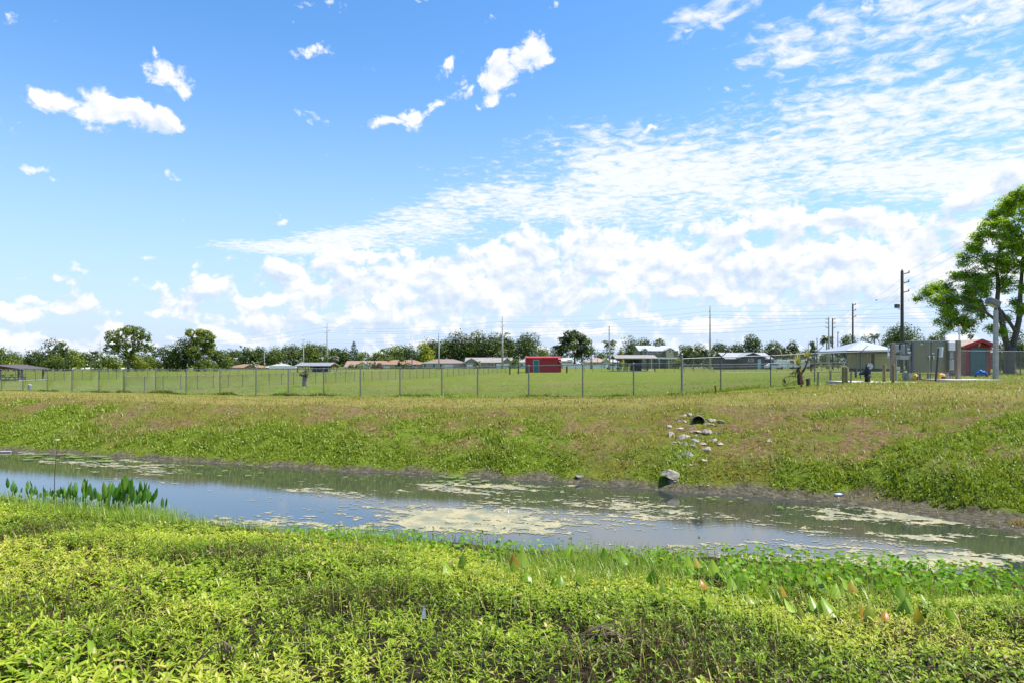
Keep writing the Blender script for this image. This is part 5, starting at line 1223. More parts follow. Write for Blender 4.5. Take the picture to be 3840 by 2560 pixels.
# black gate valve with hand wheel
e, lx, lz = Fr('gate_valve', 'black gate valve standpipe with side hand wheel and pale blank flange', 'valve', 3253, 34)
NAVY = mat('black_iron', (.012, .014, .026), .45, .2, .3, 4)
q = MB(); q.lathe([(.13, -.1), (.13, .28), (.17, .28), (.17, .34), (.13, .36), (.15, .5), (.16, .62), (.12, .72), (.10, .84), (.0, .84)], n=14); q.tube([(0, 0, .48), (-.22, 0, .46), (-.42, 0, .42)], [.12, .085, .05], 10); q.tube([(.02, .05, .85), (.06, -.05, .82)], .12, 10); q.tube([(0, 0, .66), (.0, -.05, .82)], .12, 10); q.build('body', NAVY, e, smooth=True)
q = MB(); q.lathe([(.10, -.02), (.145, -.02), (.145, .03), (.10, .03)], (.07, -.12, .82), 16, 'Y'); q.build('blank_flange', mat('pale_flange', (.50, .48, .42), .5, .2), e)
q = MB(); n = 18; ri = [(-.58, .16 * math.cos(2 * math.pi * i / n) * .6, .41 + .165 * math.sin(2 * math.pi * i / n)) for i in range(n + 1)]; q.tube(ri, .016, 6)
for i in range(4): a = math.pi * i / 4; q.tube([(-.58, .09 * math.cos(a), .41 + .16 * math.sin(a)), (-.58, -.09 * math.cos(a), .41 - .16 * math.sin(a))], .011, 5)
q.tube([(-.4, 0, .42), (-.6, 0, .41)], .022, 6); q.build('hand_wheel', NAVY, e)
# bollards and stakes
MOSS = mat('mossy_timber', (.22, .165, .075), .9, 0, .4, 6, .3, stretch=(5, 5, .7))
for nm, px, t_, b_, D_, w_ in (('round brown timber bollard beside the black valve', 3316, 1365, 1427, 34.5, 12), ('round brown timber bollard just before the first tall timber post', 3350, 1365, 1437, 33.6, 12), ('darker of two mossy bollards standing side by side', 3163, 1373, 1433, 34.6, 12), ('orange mossy bollard with blackened foot of the side by side pair', 3174, 1375, 1437, 33.8, 13)):
    e, lx, lz = Fr('timber_bollard', nm, 'bollard', px, D_, 'timber bollards around the valve'); r_ = M(w_ / 2, D_)
    q = MB(); q.lathe([(r_, -.2), (r_ * 1.02, lz(t_) * .5), (r_ * .97, lz(t_) - .03), (r_ * .8, lz(t_))], n=12); q.build('shaft', MOSS, e, smooth=False)
for nm, px, t_, b_, D_, w_, m_ in (('reddish stake standing in front of the dead yucca', 3005, 1391, 1444, 33.5, 6, mat('red_brown_stake', (.20, .075, .05), .85)), ('leaning grey stake on bare ground near the barb armed post', 3067, 1392, 1450, 32.5, 6, POSTW), ('short rust red stake low against the fence foot', 2683, 1444, 1464, 34.5, 5, mat('rust_stake', (.28, .05, .02), .8)), ('thin grey stake to the right of the mossy bollards', 3191, 1389, 1438, 33.4, 5, POSTW), ('stubby grey stake at the fence beyond the yucca', 3114, 1386, 1424, 38, 6, POSTW)):
    e, lx, lz = Fr('stake', nm, 'stake', px, D_); h_ = max(lz(t_), .25)
    q = MB(); q.box((0, 0, h_ / 2 - .1), (M(w_, D_), .06, h_ + .2), tilt=Matrix.Rotation(R(random.uniform(-4, 4)), 3, 'Y')); q.build('shaft', m_, e, bevel=.006)
e, lx, lz = Fr('tree_stump', 'cut stub of a trunk beside the dead yucca', 'stump', 3030, 36)
q = MB(); q.tube([(0, 0, -.1), (.02, 0, .2), (-.02, 0, .42)], [.12, .10, .115], 10); q.build('stub', POSTD, e)
for nm, px, D_, t_, w_ in (('dark squared post in the field before the red shed', 1944, 112, 1363, 5), ('short dark post close to the red shed corner', 1975, 114, 1366, 6), ('black post near the red shed side annex', 2125, 116, 1372, 5), ('heavy dark gate post by the taupe house fence', 1912, 108, 1368, 5)):
    e, lx, lz = Fr('field_post', nm, 'post', px, D_); MB().box((0, 0, lz(t_) / 2 - .1), (M(w_, D_), M(w_, D_), lz(t_) + .2)).build('shaft', POSTD, e, bevel=.01)
e, lx, lz = Fr('bin', 'grey round lidded bin behind the far end of the long fence', 'bin', 111, 62)
q = MB(); q.lathe([(.13, 0), (.155, .36), (.155, .4)], n=14); q.build('drum', mat('bin_grey', (.20, .22, .24), .5), e); q = MB(); q.lathe([(.165, .4), (.165, .45), (.05, .48)], n=14); q.build('lid', mat('bin_lid', (.55, .57, .58), .5), e)
# concrete pads under the station
for nm, a, b, y0, y1 in (('pad', 3150, 3400, 33.6, 36.5), ('pad', 3505, 3705, 33.8, 36)):
    x0, x1 = X(a, 35), X(b, 35); zc = max(H(x, y) for x in (x0, (x0 + x1) / 2, x1) for y in (y0, y1)) + .02
    q = MB(); box_m(q, x0, x1, y0, y1, zc - .5, zc); o = q.build('concrete_pad', CONCR); tag(o, 'flat concrete pad under the pump station equipment', 'pad', kind='structure')
# track strip (pale road) across the far field
q = MB(); pts = [(2690, 112), (2900, 108), (3130, 103), (3400, 98)]
vs = []; fs = []
for i in range(25):
    t_ = i / 24 * 3; k = min(int(t_), 2); f_ = t_ - k; px = pts[k][0] + (pts[k + 1][0] - pts[k][0]) * f_; D_ = pts[k][1] + (pts[k + 1][1] - pts[k][1]) * f_
    for dd in (-.9, .9): vs.append((X(px, D_), D_ + dd, H(X(px, D_), D_ + dd) + .03))
    if i: fs.append((2 * i - 2, 2 * i - 1, 2 * i + 1, 2 * i))
o = MB().add(vs, fs).build('footpath', CONCR); tag(o, 'pale path crossing the field', 'path', kind='structure')
vs = []; fs = []
for i in range(40):
    px = -300 + i * 80; D_ = 272
    for dd in (-3.5, 3.5): vs.append((X(px, D_), D_ + dd, H(X(px, D_), D_ + dd) + .06))
    if i: fs.append((2 * i - 2, 2 * i - 1, 2 * i + 1, 2 * i))
o = MB().add(vs, fs).build('road', mat('asphalt', (.16, .155, .15), .9)); tag(o, 'road in front of the row of houses', 'road', kind='structure')
# ================================================================ trees
M_TREE = leafmat('tree_leaf', [(0, (0.025, 0.042, 0.012)), (.25, (0.046, 0.081, 0.018)), (.5, (0.097, 0.141, 0.023)), (.75, (0.185, 0.238, 0.026)), (1, (0.334, 0.352, 0.031))], trans=.36, gloss=.05, rough=.45)
M_PALM = leafmat('palm_frond', [(0, (.17, .115, .05)), (.2, (.11, .10, .035)), (.5, (.05, .085, .02)), (1, (.12, .165, .035))], trans=.25, gloss=.16, rough=.4)
BARK = mat('tree_bark', (.105, .085, .068), .95, 0, .4, 4, .5, stretch=(4, 4, .8)); PBARK = mat('palm_trunk', (.26, .22, .175), .95, 0, .3, 4, .3)
def crown_mesh(lobes, n, size, t0, tv=.2, name='crown', hollow=.5, flat=1.0):
    """leaf clumps spread through a set of (x, y, z, r) lobes"""
    A = np.array(lobes); w_ = A[:, 3] ** 2.2; w_ = w_ / w_.sum()
    li = rng.choice(len(A), n, p=w_)
    d = rng.normal(size=(n, 3)); d /= np.linalg.norm(d, axis=1, keepdims=True)
    r = A[li, 3] * (hollow + (1.06 - hollow) * rng.random(n) ** .55) * (1 + .20 * rng.normal(size=n) * (rng.random(n) < .5))
    c = A[li, :3] + d * r[:, None] * np.array([1, 1, .85 * flat])
    lump = fbm(c[:, 0] * 1.0 + c[:, 1] * .7, c[:, 2] * 1.1 + 7, .9 / max(size * 2.2, .3), 2)
    k = lump > .34; c, d, li, lump = c[k], d[k], li[k], lump[k]; n = len(c)
    nor = d * .7 + rng.normal(size=(n, 3)) * .55 + np.array([0, 0, .35])
    v, f = cards(c, nor, size * (.65 + .8 * rng.random(n)), .62)
    lt = rng.normal(size=len(A)) * tv * .6
    t = np.clip(t0 + lt[li] + rng.normal(size=n) * tv * .6 + (lump - .5) * .25, 0, 1)
    return mesh_np(name, v, f, np.repeat(t, 4))
def make_lobes(w, z0, z1, k=None, seed=0, ragged=.25, conical=0):
    r = random.Random(seed); L_ = []; h = z1 - z0
    k = k or max(10, int(w / 1.0)); R0 = min(w, h * 1.2)
    for i in range(k):
        u = r.uniform(-1, 1); vz = r.random() ** .85
        wid = math.sqrt(max(.05, 1 - (2 * vz - .85) ** 2)) * (1 - conical * vz)
        rad = R0 * r.uniform(.18, .30)
        L_.append((u * (w / 2 - rad) * wid, r.uniform(-1, 1) * (w / 2 - rad) * wid * .8, z0 + rad * .8 + vz * (h - 1.7 * rad) - abs(u) * h * ragged * r.random(), rad))
    rad = R0 * .22; L_.append((r.uniform(-.15, .15) * w, 0, z1 - rad * .95, rad)); L_ += [(0, 0, z0 + h * .45, R0 * .28), (-.3 * w, 0, z0 + R0 * .18, R0 * .23), (.3 * w, 0, z0 + R0 * .18, R0 * .23), (0, -.1 * w, z0 + R0 * .18, R0 * .22)]
    return L_
def tree(name, label, px, top, wpx, D, t0=.42, cb=.12, seed=None, lobes=None, size=None, dens=1.0, group=None, dz=0, tv=.2, ragged=.25):
    p = G(px, D); Hh = (Zp(top, D) - p.z) * 1.04; w = M(wpx, D) * 1.32; seed = seed if seed is not None else int(px * 7 + top)
    e = empty(name, p, label, 'tree', group)
    L_ = lobes or make_lobes(w, Hh * cb, Hh, seed=seed, ragged=ragged)
    sz = size or max(.30, .0021 * D)
    n = int(min(9000, dens * 8.5 * w * Hh * (1 - cb) / sz ** 2))
    me = crown_mesh(L_, n, sz, t0, tv); link('crown', me, M_TREE, e)
    q = MB(); r0 = max(.16, min(.02 * Hh + .012 * w, .55)); top_ = max(Hh * cb * 1.3, Hh * .35)
    r0 *= .7; q.tube([(0, 0, -.3), (.05 * r0, 0, top_ * .5), (0, 0, top_)], [r0 * 1.25, r0, r0 * .8], 8)
    for (x, y, z, r) in sorted(L_, key=lambda a: -a[3])[:6]:
        a = Vector((0, 0, top_ * .85)); b = Vector((x, y, max(z, top_ * 1.02))); q.tube([a, a.lerp(b, .5) + Vector((0, 0, -.05 * (b - a).length)), b], [r0 * .6, r0 * .4, r0 * .15], 6)
    q.build('trunk', BARK, e, smooth=True)
    return e
def palm(label, px, top, wpx, D, nf=20, droop=1.3, t0=.55, name='palm_tree', fan=False, trunk=.16, lean=0):
    p = G(px, D); R_ = M(wpx, D) / 2; Hh = Zp(top, D) - p.z - R_ * (.35 if not fan else .8); e = empty(name, p, label, 'palm', None)
    c = Vector((lean, 0, max(Hh, .4)))
    MB().tube([(0, 0, -.3), (lean * .3, 0, Hh * .5), c], [trunk * 1.25, trunk, trunk * .85], 8).build('trunk', PBARK, e, smooth=True)
    B, A, PI, LL, WW, DR, TT = [], [], [], [], [], [], []
    q = MB()
    for i in range(nf):
        az = 2.4 * i + random.uniform(-.3, .3); up = random.uniform(-.5, 1.25) if not fan else random.uniform(-.6, 1.4); L_ = R_ * random.uniform(.85, 1.15)
        pts = []
        pt = Vector(c); pit = up; ns = 7; t_ = t0 + random.gauss(0, .15) - (.4 if up < -.1 else 0)
        for s_ in range(ns + 1):
            pts.append(pt.copy()); pt = pt + Vector((math.cos(az) * math.cos(pit), math.sin(az) * math.cos(pit), math.sin(pit))) * (L_ / ns); pit -= droop / ns * (.4 if fan else 1)
        if fan:
            tip = pts[3]
            for k in range(14):
                a = az + (k - 6.5) * .2; B.append(tip); A.append(a); PI.append(up - .25 + .1 * random.random()); LL.append(L_ * .62); WW.append(L_ * .075); DR.append(.9); TT.append(t_)
        else:
            for s_ in range(1, ns + 1):
                for sd in (-1, 1):
                    for j in range(2):
                        B.append(pts[s_].lerp(pts[s_ - 1], j * .5)); A.append(az + sd * .95); PI.append(-.35 + random.gauss(0, .15)); LL.append(L_ * .36 * math.sin(math.pi * (s_ / (ns + 1.0)) ** .8) + .05); WW.append(L_ * .055 + .03); DR.append(1.0); TT.append(t_ + random.gauss(0, .06))
            q.tube(pts, [.045 + .01 * R_ * .3] * ns + [.01], 4)
    v, f = leaves(np.array([tuple(b) for b in B]), np.array(A), np.array(PI), np.array(LL), np.array(WW), np.array(DR))
    link('fronds', mesh_np('fronds', v, f, np.repeat(np.clip(TT, 0, 1), 8)), M_PALM, e)
    if not fan: st_ = q.build('frond_stems', M_PALM, e); settint(st_, .4)
    return e
TR = [  # label, px, top, width, distance, tint, crown base
 ('olive tinted tree above the dark red shelter gable', -5, 1293, 85, 210, .52, .1), ('low dark tree beside the transmission pole over the red shelter', 55, 1318, 66, 240, .38, .1), ('small bright bush behind the dark red shelter', 30, 1340, 70, 190, .62, .05),
 ('dark tree at the outer edge of the broadleaf clump', 128, 1310, 75, 215, .30, .1), ('tallest dark broadleaf tree of the clump above the grey house', 188, 1270, 88, 205, .34, .08), ('narrow dark tree joined to the tallest broadleaf tree', 236, 1282, 46, 208, .30, .1), ('russet olive tree next to the broadleaf clump', 268, 1302, 78, 225, .60, .08),
 ('pale green low tree in front of the broadleaf clump', 215, 1328, 100, 195, .44, .05), ('dark tree behind the sabal palm', 318, 1315, 62, 250, .26, .08), ('grey green low tree between the red shelter and broadleaf clump', 75, 1335, 60, 240, .46, .05),
 ('round shrubby tree below the wide bright oak, on the palm side', 405, 1318, 90, 200, .50, .05), ('yellow green shrubby tree below the wide bright oak', 510, 1318, 90, 196, .66, .05), ('low bush filling the gap past the wide bright oak', 560, 1330, 70, 205, .58, .05),
 ('dark round tree in front of the big two toned tree', 636, 1292, 80, 195, .30, .06), ('huge dark tree with deep shade in the big dark clump', 695, 1262, 130, 195, .26, .05), ('low dark tree at the bungalow side of the big dark clump', 815, 1312, 90, 200, .34, .05), ('small olive bush between the dark clump and orange bungalow', 770, 1345, 90, 190, .50, .04),
 ('first rounded tree of the wood above the orange bungalow', 880, 1306, 80, 345, .36, .08), ('second dark rounded tree of the wood above the orange bungalow', 930, 1303, 75, 340, .32, .08), ('knobbly topped dark tree over the orange bungalow roof end', 975, 1298, 70, 345, .28, .08), ('pale olive dome shaped tree over the grey roofed white house', 1035, 1298, 90, 345, .54, .06), ('broad dark tree behind the slim pole and white house', 1100, 1290, 110, 340, .36, .06), ('broad olive tree behind the grey roofed shelter', 1165, 1284, 120, 342, .46, .06), ('olive tree just left of the shelter transmission pole', 1215, 1290, 80, 345, .48, .06), ('dark tree just right of the shelter transmission pole', 1265, 1303, 70, 345, .30, .06), ('dark round tree against the tiered pine', 1292, 1304, 55, 340, .25, .06),
 ('low olive tree just past the tiered pine', 1362, 1322, 70, 345, .42, .06), ('wispy low tree over the pink bungalow roof', 1415, 1318, 80, 345, .44, .06), ('feathery olive tree rising behind the pink bungalow', 1485, 1290, 110, 340, .46, .06), ('dense bright hedge tree between pink and terracotta roofs', 1465, 1330, 90, 325, .44, .04), ('twiggy tree behind the short dark pole', 1535, 1292, 90, 338, .38, .06), ('bright yellow green tree over the terracotta bungalow', 1592, 1282, 62, 330, .93, .06), ('small yellow bush below the bright yellow tree', 1618, 1334, 44, 322, .85, .04),
 ('dark oak between the yellow tree and slim pole', 1618, 1270, 75, 345, .26, .06), ('rounded dark oak behind the brown hip roof', 1668, 1264, 105, 340, .32, .05), ('tallest ragged oak behind the brown hip roofed bungalow', 1728, 1237, 120, 340, .30, .05), ('ragged oak directly behind the taupe house gable', 1788, 1241, 100, 338, .34, .05), ('open crowned oak beside the transmission pole and taupe house', 1848, 1247, 100, 336, .33, .05), ('dark oak just right of the taupe house pole', 1905, 1247, 75, 338, .28, .05), ('solid oak standing over the red shed', 1977, 1248, 110, 300, .30, .05), ('yellowish rounded tree right of the red shed oak', 2038, 1301, 78, 320, .56, .05), ('low dark tree behind the small leaning palm', 2085, 1296, 60, 325, .34, .05),
 ('small dark tree between the thin light pole and tall palm', 2255, 1322, 60, 320, .34, .05), ('round green bush against the red shed wall side', 1930, 1342, 38, 235, .5, .03), ('bushy oak between the tall palm and olive two storey house', 2378, 1260, 120, 300, .33, .05), ('leaning oak touching the two storey roof', 2425, 1268, 60, 290, .36, .05), ('bare looking grey tree above the two storey roof', 2470, 1270, 60, 320, .42, .3), ('yellow pruned column tree before the bushy oak', 2330, 1303, 24, 200, .86, .12),
 ('tree just beyond the two storey house end wall', 2568, 1290, 60, 300, .38, .05), ('low bushy tree behind the tallest slim pole', 2620, 1285, 90, 300, .34, .05), ('oak behind the barb arm and the leafy palms', 2705, 1280, 90, 300, .32, .05), ('rounded oak between the leafy palms and tall lone oak', 2760, 1282, 80, 298, .30, .05), ('tall lone oak over the dark brown house roof', 2823, 1255, 74, 290, .30, .12), ('wide dark oak behind the clump palms', 2905, 1278, 92, 300, .32, .05), ('dark oak just before the small lone ball tree', 2972, 1279, 60, 300, .30, .05), ('small ball shaped tree beside the smallest pole', 3046, 1279, 26, 240, .30, .25), ('low tree behind the smallest pole', 3010, 1315, 70, 300, .36, .05),
 ('rounded tree between wooden poles and white roofed cabin', 3180, 1256, 80, 250, .34, .06), ('dark tree behind the white roofed cabin', 3235, 1258, 80, 240, .32, .06), ('large spreading oak behind the steel cabinet', 3400, 1213, 150, 130, .40, .06), ('lower oak beside the large spreading oak', 3345, 1232, 80, 140, .40, .06), ('open twiggy tree beyond the white blank panel', 3510, 1252, 90, 150, .40, .15), ('hedge like tree beyond the red outhouse roof', 3625, 1318, 90, 150, .44, .04), ('green tree seen through the big tree fork', 3800, 1235, 120, 140, .36, .05), ('low bush far past the lamp pole', 3760, 1350, 50, 110, .42, .02), ('dark bush at the foot of the big forked tree', 3765, 1325, 50, 72, .34, .02),
 ('ornamental clipped shrub in front of the pink bungalow', 1330, 1361, 60, 272, .6, .03), ('dark round shrub between pink and terracotta bungalows', 1412, 1348, 34, 285, .28, .03), ('tall olive shrub in front of the terracotta bungalow', 1507, 1335, 34, 276, .42, .05), ('small round tree by the taupe house windows', 1787, 1352, 26, 270, .46, .05), ('low trees behind the orange bungalow end', 855, 1330, 60, 330, .4, .04), ('grey shrubs before the two storey house end', 2545, 1338, 40, 215, .6, .03), ('broad low thicket behind the dark brown house', 2690, 1322, 90, 230, .40, .03), ('thicket behind the white vans', 2985, 1325, 130, 230, .42, .03), ('thicket behind the wooden twin poles', 3100, 1322, 110, 235, .46, .03)]
for (lb, px, top, wd, D, t0, cb) in TR:
    tree('shrub' if top > 1332 else 'tree', lb, px, top, wd, D, t0, cb)
# crowns with a shape of their own
def lobes_px(base, D, lst, dy=1.0, seed=1):
    r = random.Random(seed); return [(X(a, D) - base.x, r.uniform(-1, 1) * M(c, D) * dy, Zp(b, D) - base.z, M(c, D)) for a, b, c in lst]
p = G(480, 190); tree('oak_tree', 'wide bright oak with an open domed crown standing alone by the transmission pole', 480, 1230, 175, 190, .60, .2, lobes=lobes_px(p, 190, [(430, 1262, 26), (415, 1290, 24), (455, 1250, 24), (490, 1240, 22), (520, 1246, 24), (545, 1262, 22), (555, 1288, 18), (510, 1275, 26), (465, 1285, 26), (440, 1310, 22), (530, 1305, 24), (490, 1308, 24), (560, 1310, 12), (407, 1310, 12), (480, 1330, 22)]), dens=1.2)
p = G(745, 195); tree('oak_tree', 'big two toned tree with sunlit yellow green top in the dark clump', 745, 1236, 130, 195, .62, .1, lobes=lobes_px(p, 195, [(720, 1250, 18), (745, 1248, 18), (770, 1255, 20), (795, 1268, 16), (790, 1290, 18), (760, 1280, 24), (730, 1275, 20), (770, 1310, 24), (800, 1320, 16), (740, 1320, 26), (700, 1310, 20)]), dens=1.3)
p = G(2160, 236); tree('oak_tree', 'big spreading oak with visible forked trunk beyond the white board fence', 2155, 1243, 140, 236, .36, .2, lobes=lobes_px(p, 236, [(2135, 1262, 22), (2160, 1256, 20), (2185, 1268, 20), (2115, 1275, 18), (2205, 1285, 18), (2150, 1290, 26), (2185, 1305, 24), (2215, 1310, 16), (2120, 1305, 22), (2205, 1325, 16), (2175, 1328, 16), (2105, 1322, 14)]), dens=1.4)
# tiered pine
p = G(1327, 315); e = empty('pine_tree', p, 'dark tiered pine with regular whorls rising over the pink bungalow', 'tree'); Hh = Zp(1282, 315) - p.z
MB().tube([(0, 0, 0), (0, 0, Hh)], [.3, .05], 6).build('trunk', BARK, e)
cc = []; nn_ = []
for i in range(15):
    t_ = i / 14; z = Hh * (.22 + .78 * t_); r_ = (2.2 * (1 - t_) ** .7 + .35)
    for k in range(70): a = random.random() * 6.28; rr = r_ * math.sqrt(random.random()); cc.append((rr * math.cos(a), rr * math.sin(a), z + .10 * rr + random.gauss(0, .10))); nn_.append((random.gauss(0, .4), random.gauss(0, .4), 1))
v, f = cards(np.array(cc), np.array(nn_, float), .5 + .35 * rng.random(len(cc)), .5)
link('crown', mesh_np('crown', v, f, np.repeat(np.clip(.14 + .1 * rng.normal(size=len(cc)), 0, 1), 4)), M_TREE, e)
for a in (('shaggy sabal palm between the dark trees and the wide bright oak', 355, 1317, 42, 230, 26, .6, .30, 'palm_tree', True), ('tall palm with windswept fronds against the slim pole', 2287, 1277, 62, 215, 24, 1.5, .5), ('smaller leaning palm before the spreading oak', 2092, 1293, 46, 235, 20, 1.5, .5), ('arching palm at the wooden twin poles', 3100, 1258, 62, 165, 20, 1.7, .5), ('tall thin palm behind the red outhouse', 3640, 1256, 26, 110, 16, 1.2, .35),
          ('dense leafy palm behind the tallest slim pole', 2600, 1298, 60, 200, 26, 1.4, .75), ('second dense palm beside the tallest slim pole', 2640, 1306, 56, 205, 24, 1.4, .7), ('palm with golden fronds by the first barb arm', 2722, 1305, 52, 190, 24, 1.4, .45), ('low palm between the dense palms and golden palm', 2683, 1318, 50, 195, 22, 1.4, .5), ('taller of the clump palms over the dark brown house end', 2905, 1294, 62, 190, 26, 1.4, .55), ('shorter clump palm next to the taller clump palm', 2945, 1306, 50, 195, 22, 1.4, .6), ('palm beside the clump palms with droopy fronds', 2975, 1318, 44, 200, 20, 1.5, .5), ('palm in the wood over the white roofed cabin', 3280, 1255, 46, 200, 18, 1.3, .4), ('small palm by the pink bungalow garage', 1383, 1358, 28, 268, 16, 1.3, .6), ('small bright palm in front of the terracotta bungalow', 1532, 1358, 26, 268, 16, 1.2, .75), ('palm by the taupe house garage', 1792, 1354, 26, 262, 16, 1.3, .6), ('low palm by the orange bungalow garage', 955, 1355, 34, 290, 18, 1.3, .5), ('palm behind the red gabled grey shelter', 1215, 1330, 50, 250, 20, 1.4, .65), ('second palm beyond the red gabled grey shelter', 1250, 1332, 44, 255, 20, 1.4, .6), ('low palm over the low grey roofed white house', 1120, 1345, 40, 270, 20, 1.4, .6)):
    lb, px, top, wd, D, nf, dr, t0 = a[:8]
    palm(lb, px, top, wd, D, nf, dr, t0, fan=len(a) > 9)
# distant wood closing the horizon
A_ = []
for i in range(210):
    px = -400 + i * 23; D = 430 + random.uniform(0, 90); p = G(px, D); r_ = M(random.uniform(13, 24), D); A_.append((p.x, p.y, p.z + random.uniform(.2, 1.0) * M(60, D), r_)); A_.append((p.x, p.y, p.z + M(6, D), r_))
o = link('distant_woods', crown_mesh(A_, 42000, 1.5, .24, .18, 'distant_woods', .6), M_TREE); tag(o, 'far low woods closing the horizon behind the houses', 'woods', kind='stuff')
M_FORK = leafmat('forked_tree_leaf', [(0, (0.042, 0.090, 0.017)), (.4, (0.102, 0.198, 0.026)), (.7, (0.216, 0.360, 0.036)), (1, (0.408, 0.528, 0.048))], trans=.45, gloss=.04)
# big forked tree on the right
D = 60.0; p = G(3788, D); e = empty('forked_tree', p, 'big forked tree with feathery sunlit foliage towering beside the red outhouse', 'tree')
def Q(a, b, dy=0): v_ = W(a, b, D) - p; v_.y = dy; return v_
q = MB()
q.tube([Q(3790, 1412), Q(3788, 1390), Q(3786, 1340), Q(3790, 1300)], [.65, .46, .42, .44], 12)
LIMB = [([(3786, 1315, 0), (3768, 1275, -.1), (3752, 1225, -.3), (3740, 1180, -.3), (3738, 1140, 0), (3752, 1090, .3), (3757, 1043, .5), (3745, 1005, .3), (3745, 950, 0), (3765, 880, 0), (3770, 800, .2)], [.38, .33, .30, .28, .25, .22, .2, .16, .14, .1, .04]),
        ([(3742, 1205, -.3), (3715, 1206, -.8), (3664, 1178, -1.2), (3620, 1160, -1.4), (3580, 1145, -1.5), (3530, 1118, -1.4), (3490, 1102, -1.3)], [.2, .17, .14, .12, .09, .06, .03]),
        ([(3796, 1300, 0), (3815, 1255, .2), (3834, 1200, .4), (3840, 1140, .5), (3848, 1060, .6), (3850, 960, .4), (3836, 860, .2)], [.36, .32, .29, .25, .2, .14, .05]),
        ([(3818, 1248, .2), (3790, 1215, 0), (3765, 1190, -.2), (3745, 1165, -.3)], [.22, .19, .17, .15]),
        ([(3664, 1178, -1.2), (3640, 1140, -1.5), (3615, 1090, -1.6), (3600, 1060, -1.5)], [.09, .07, .05, .02]), ([(3745, 1010, .3), (3720, 985, .8), (3690, 960, 1.0), (3660, 950, 1.0)], [.1, .08, .05, .02]), ([(3755, 1060, .4), (3790, 1020, .2), (3815, 985, 0)], [.1, .07, .03]), ([(3590, 1150, -1.5), (3580, 1180, -1.7), (3560, 1205, -1.8)], [.06, .04, .02]), ([(3757, 900, 0), (3795, 850, -.6), (3815, 800, -.8)], [.08, .05, .02]), ([(3838, 1180, .4), (3815, 1160, 1.0), (3795, 1165, 1.4)], [.08, .06, .03]), ([(3845, 1090, .5), (3900, 1030, .4), (3950, 980, 0)], [.18, .12, .04])]
for pts, rr in LIMB: q.tube([Q(*a) for a in pts], [a * .78 for a in rr], 8)
q.build('trunk', mat('forked_tree_bark', (.10, .088, .074), .95, 0, .4, 3, .6, stretch=(4, 4, .7)), e, smooth=True)
LB = [(3660, 920, 22), (3650, 1060, 24), (3700, 1150, 22), (3620, 1200, 20), (3790, 745, 30), (3755, 770, 26), (3820, 765, 28), (3730, 810, 26), (3785, 800, 32), (3835, 815, 30), (3690, 855, 22), (3730, 865, 30), (3775, 860, 30), (3820, 880, 30), (3665, 890, 16), (3690, 925, 26), (3735, 925, 30), (3780, 930, 32), (3830, 945, 30), (3650, 965, 20), (3680, 975, 26), (3725, 985, 28), (3770, 995, 30), (3820, 1010, 28), (3640, 1020, 24), (3680, 1035, 26), (3720, 1040, 26), (3770, 1060, 26), (3825, 1075, 24), (3585, 1035, 16),
      (3570, 1075, 24), (3610, 1085, 26), (3655, 1085, 24), (3700, 1085, 22), (3520, 1080, 22), (3480, 1095, 20), (3460, 1115, 12), (3500, 1130, 22), (3545, 1125, 26), (3590, 1125, 22), (3640, 1130, 22), (3690, 1130, 18), (3540, 1170, 22), (3580, 1185, 20), (3505, 1165, 14), (3610, 1165, 18), (3655, 1215, 20), (3690, 1180, 14), (3560, 1220, 18), (3590, 1215, 14), (3630, 1240, 10), (3520, 1205, 12), (3795, 1165, 18), (3800, 1195, 14), (3725, 1245, 16), (3700, 1230, 14), (3560, 1245, 10),
      (3880, 800, 40), (3880, 900, 45), (3890, 1000, 45), (3940, 950, 50), (3930, 1080, 45), (3870, 1150, 20), (3950, 850, 40), (3838, 1130, 16)]
lob = [(X(a, D) - p.x, random.uniform(-1.2, 1.0) * (1 + .5 * (b < 1000)), Zp(b, D) - p.z, M(c, D) * 1.35) for a, b, c in LB]
A = np.array(lob); n = 88000; w_ = A[:, 3] ** 2; w_ /= w_.sum(); li = rng.choice(len(A), n, p=w_)
# sprays: leaf clumps strung along short drooping twigs
d = rng.normal(size=(n, 3)); d /= np.linalg.norm(d, axis=1, keepdims=True)
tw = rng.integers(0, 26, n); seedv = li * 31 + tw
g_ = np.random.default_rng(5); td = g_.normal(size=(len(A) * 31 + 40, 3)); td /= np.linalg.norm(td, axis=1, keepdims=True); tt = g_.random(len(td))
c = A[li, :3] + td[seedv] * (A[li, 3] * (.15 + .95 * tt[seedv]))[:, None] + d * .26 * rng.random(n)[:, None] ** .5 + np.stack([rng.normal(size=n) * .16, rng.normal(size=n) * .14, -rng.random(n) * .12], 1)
nor = rng.normal(size=(n, 3)) * .7 + np.array([0, 0, .9])
v, f = cards(c, nor, .13 + .13 * rng.random(n), .42)
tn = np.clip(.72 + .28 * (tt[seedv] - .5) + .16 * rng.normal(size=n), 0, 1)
link('crown', mesh_np('crown', v, f, np.repeat(tn, 4)), M_FORK, e)
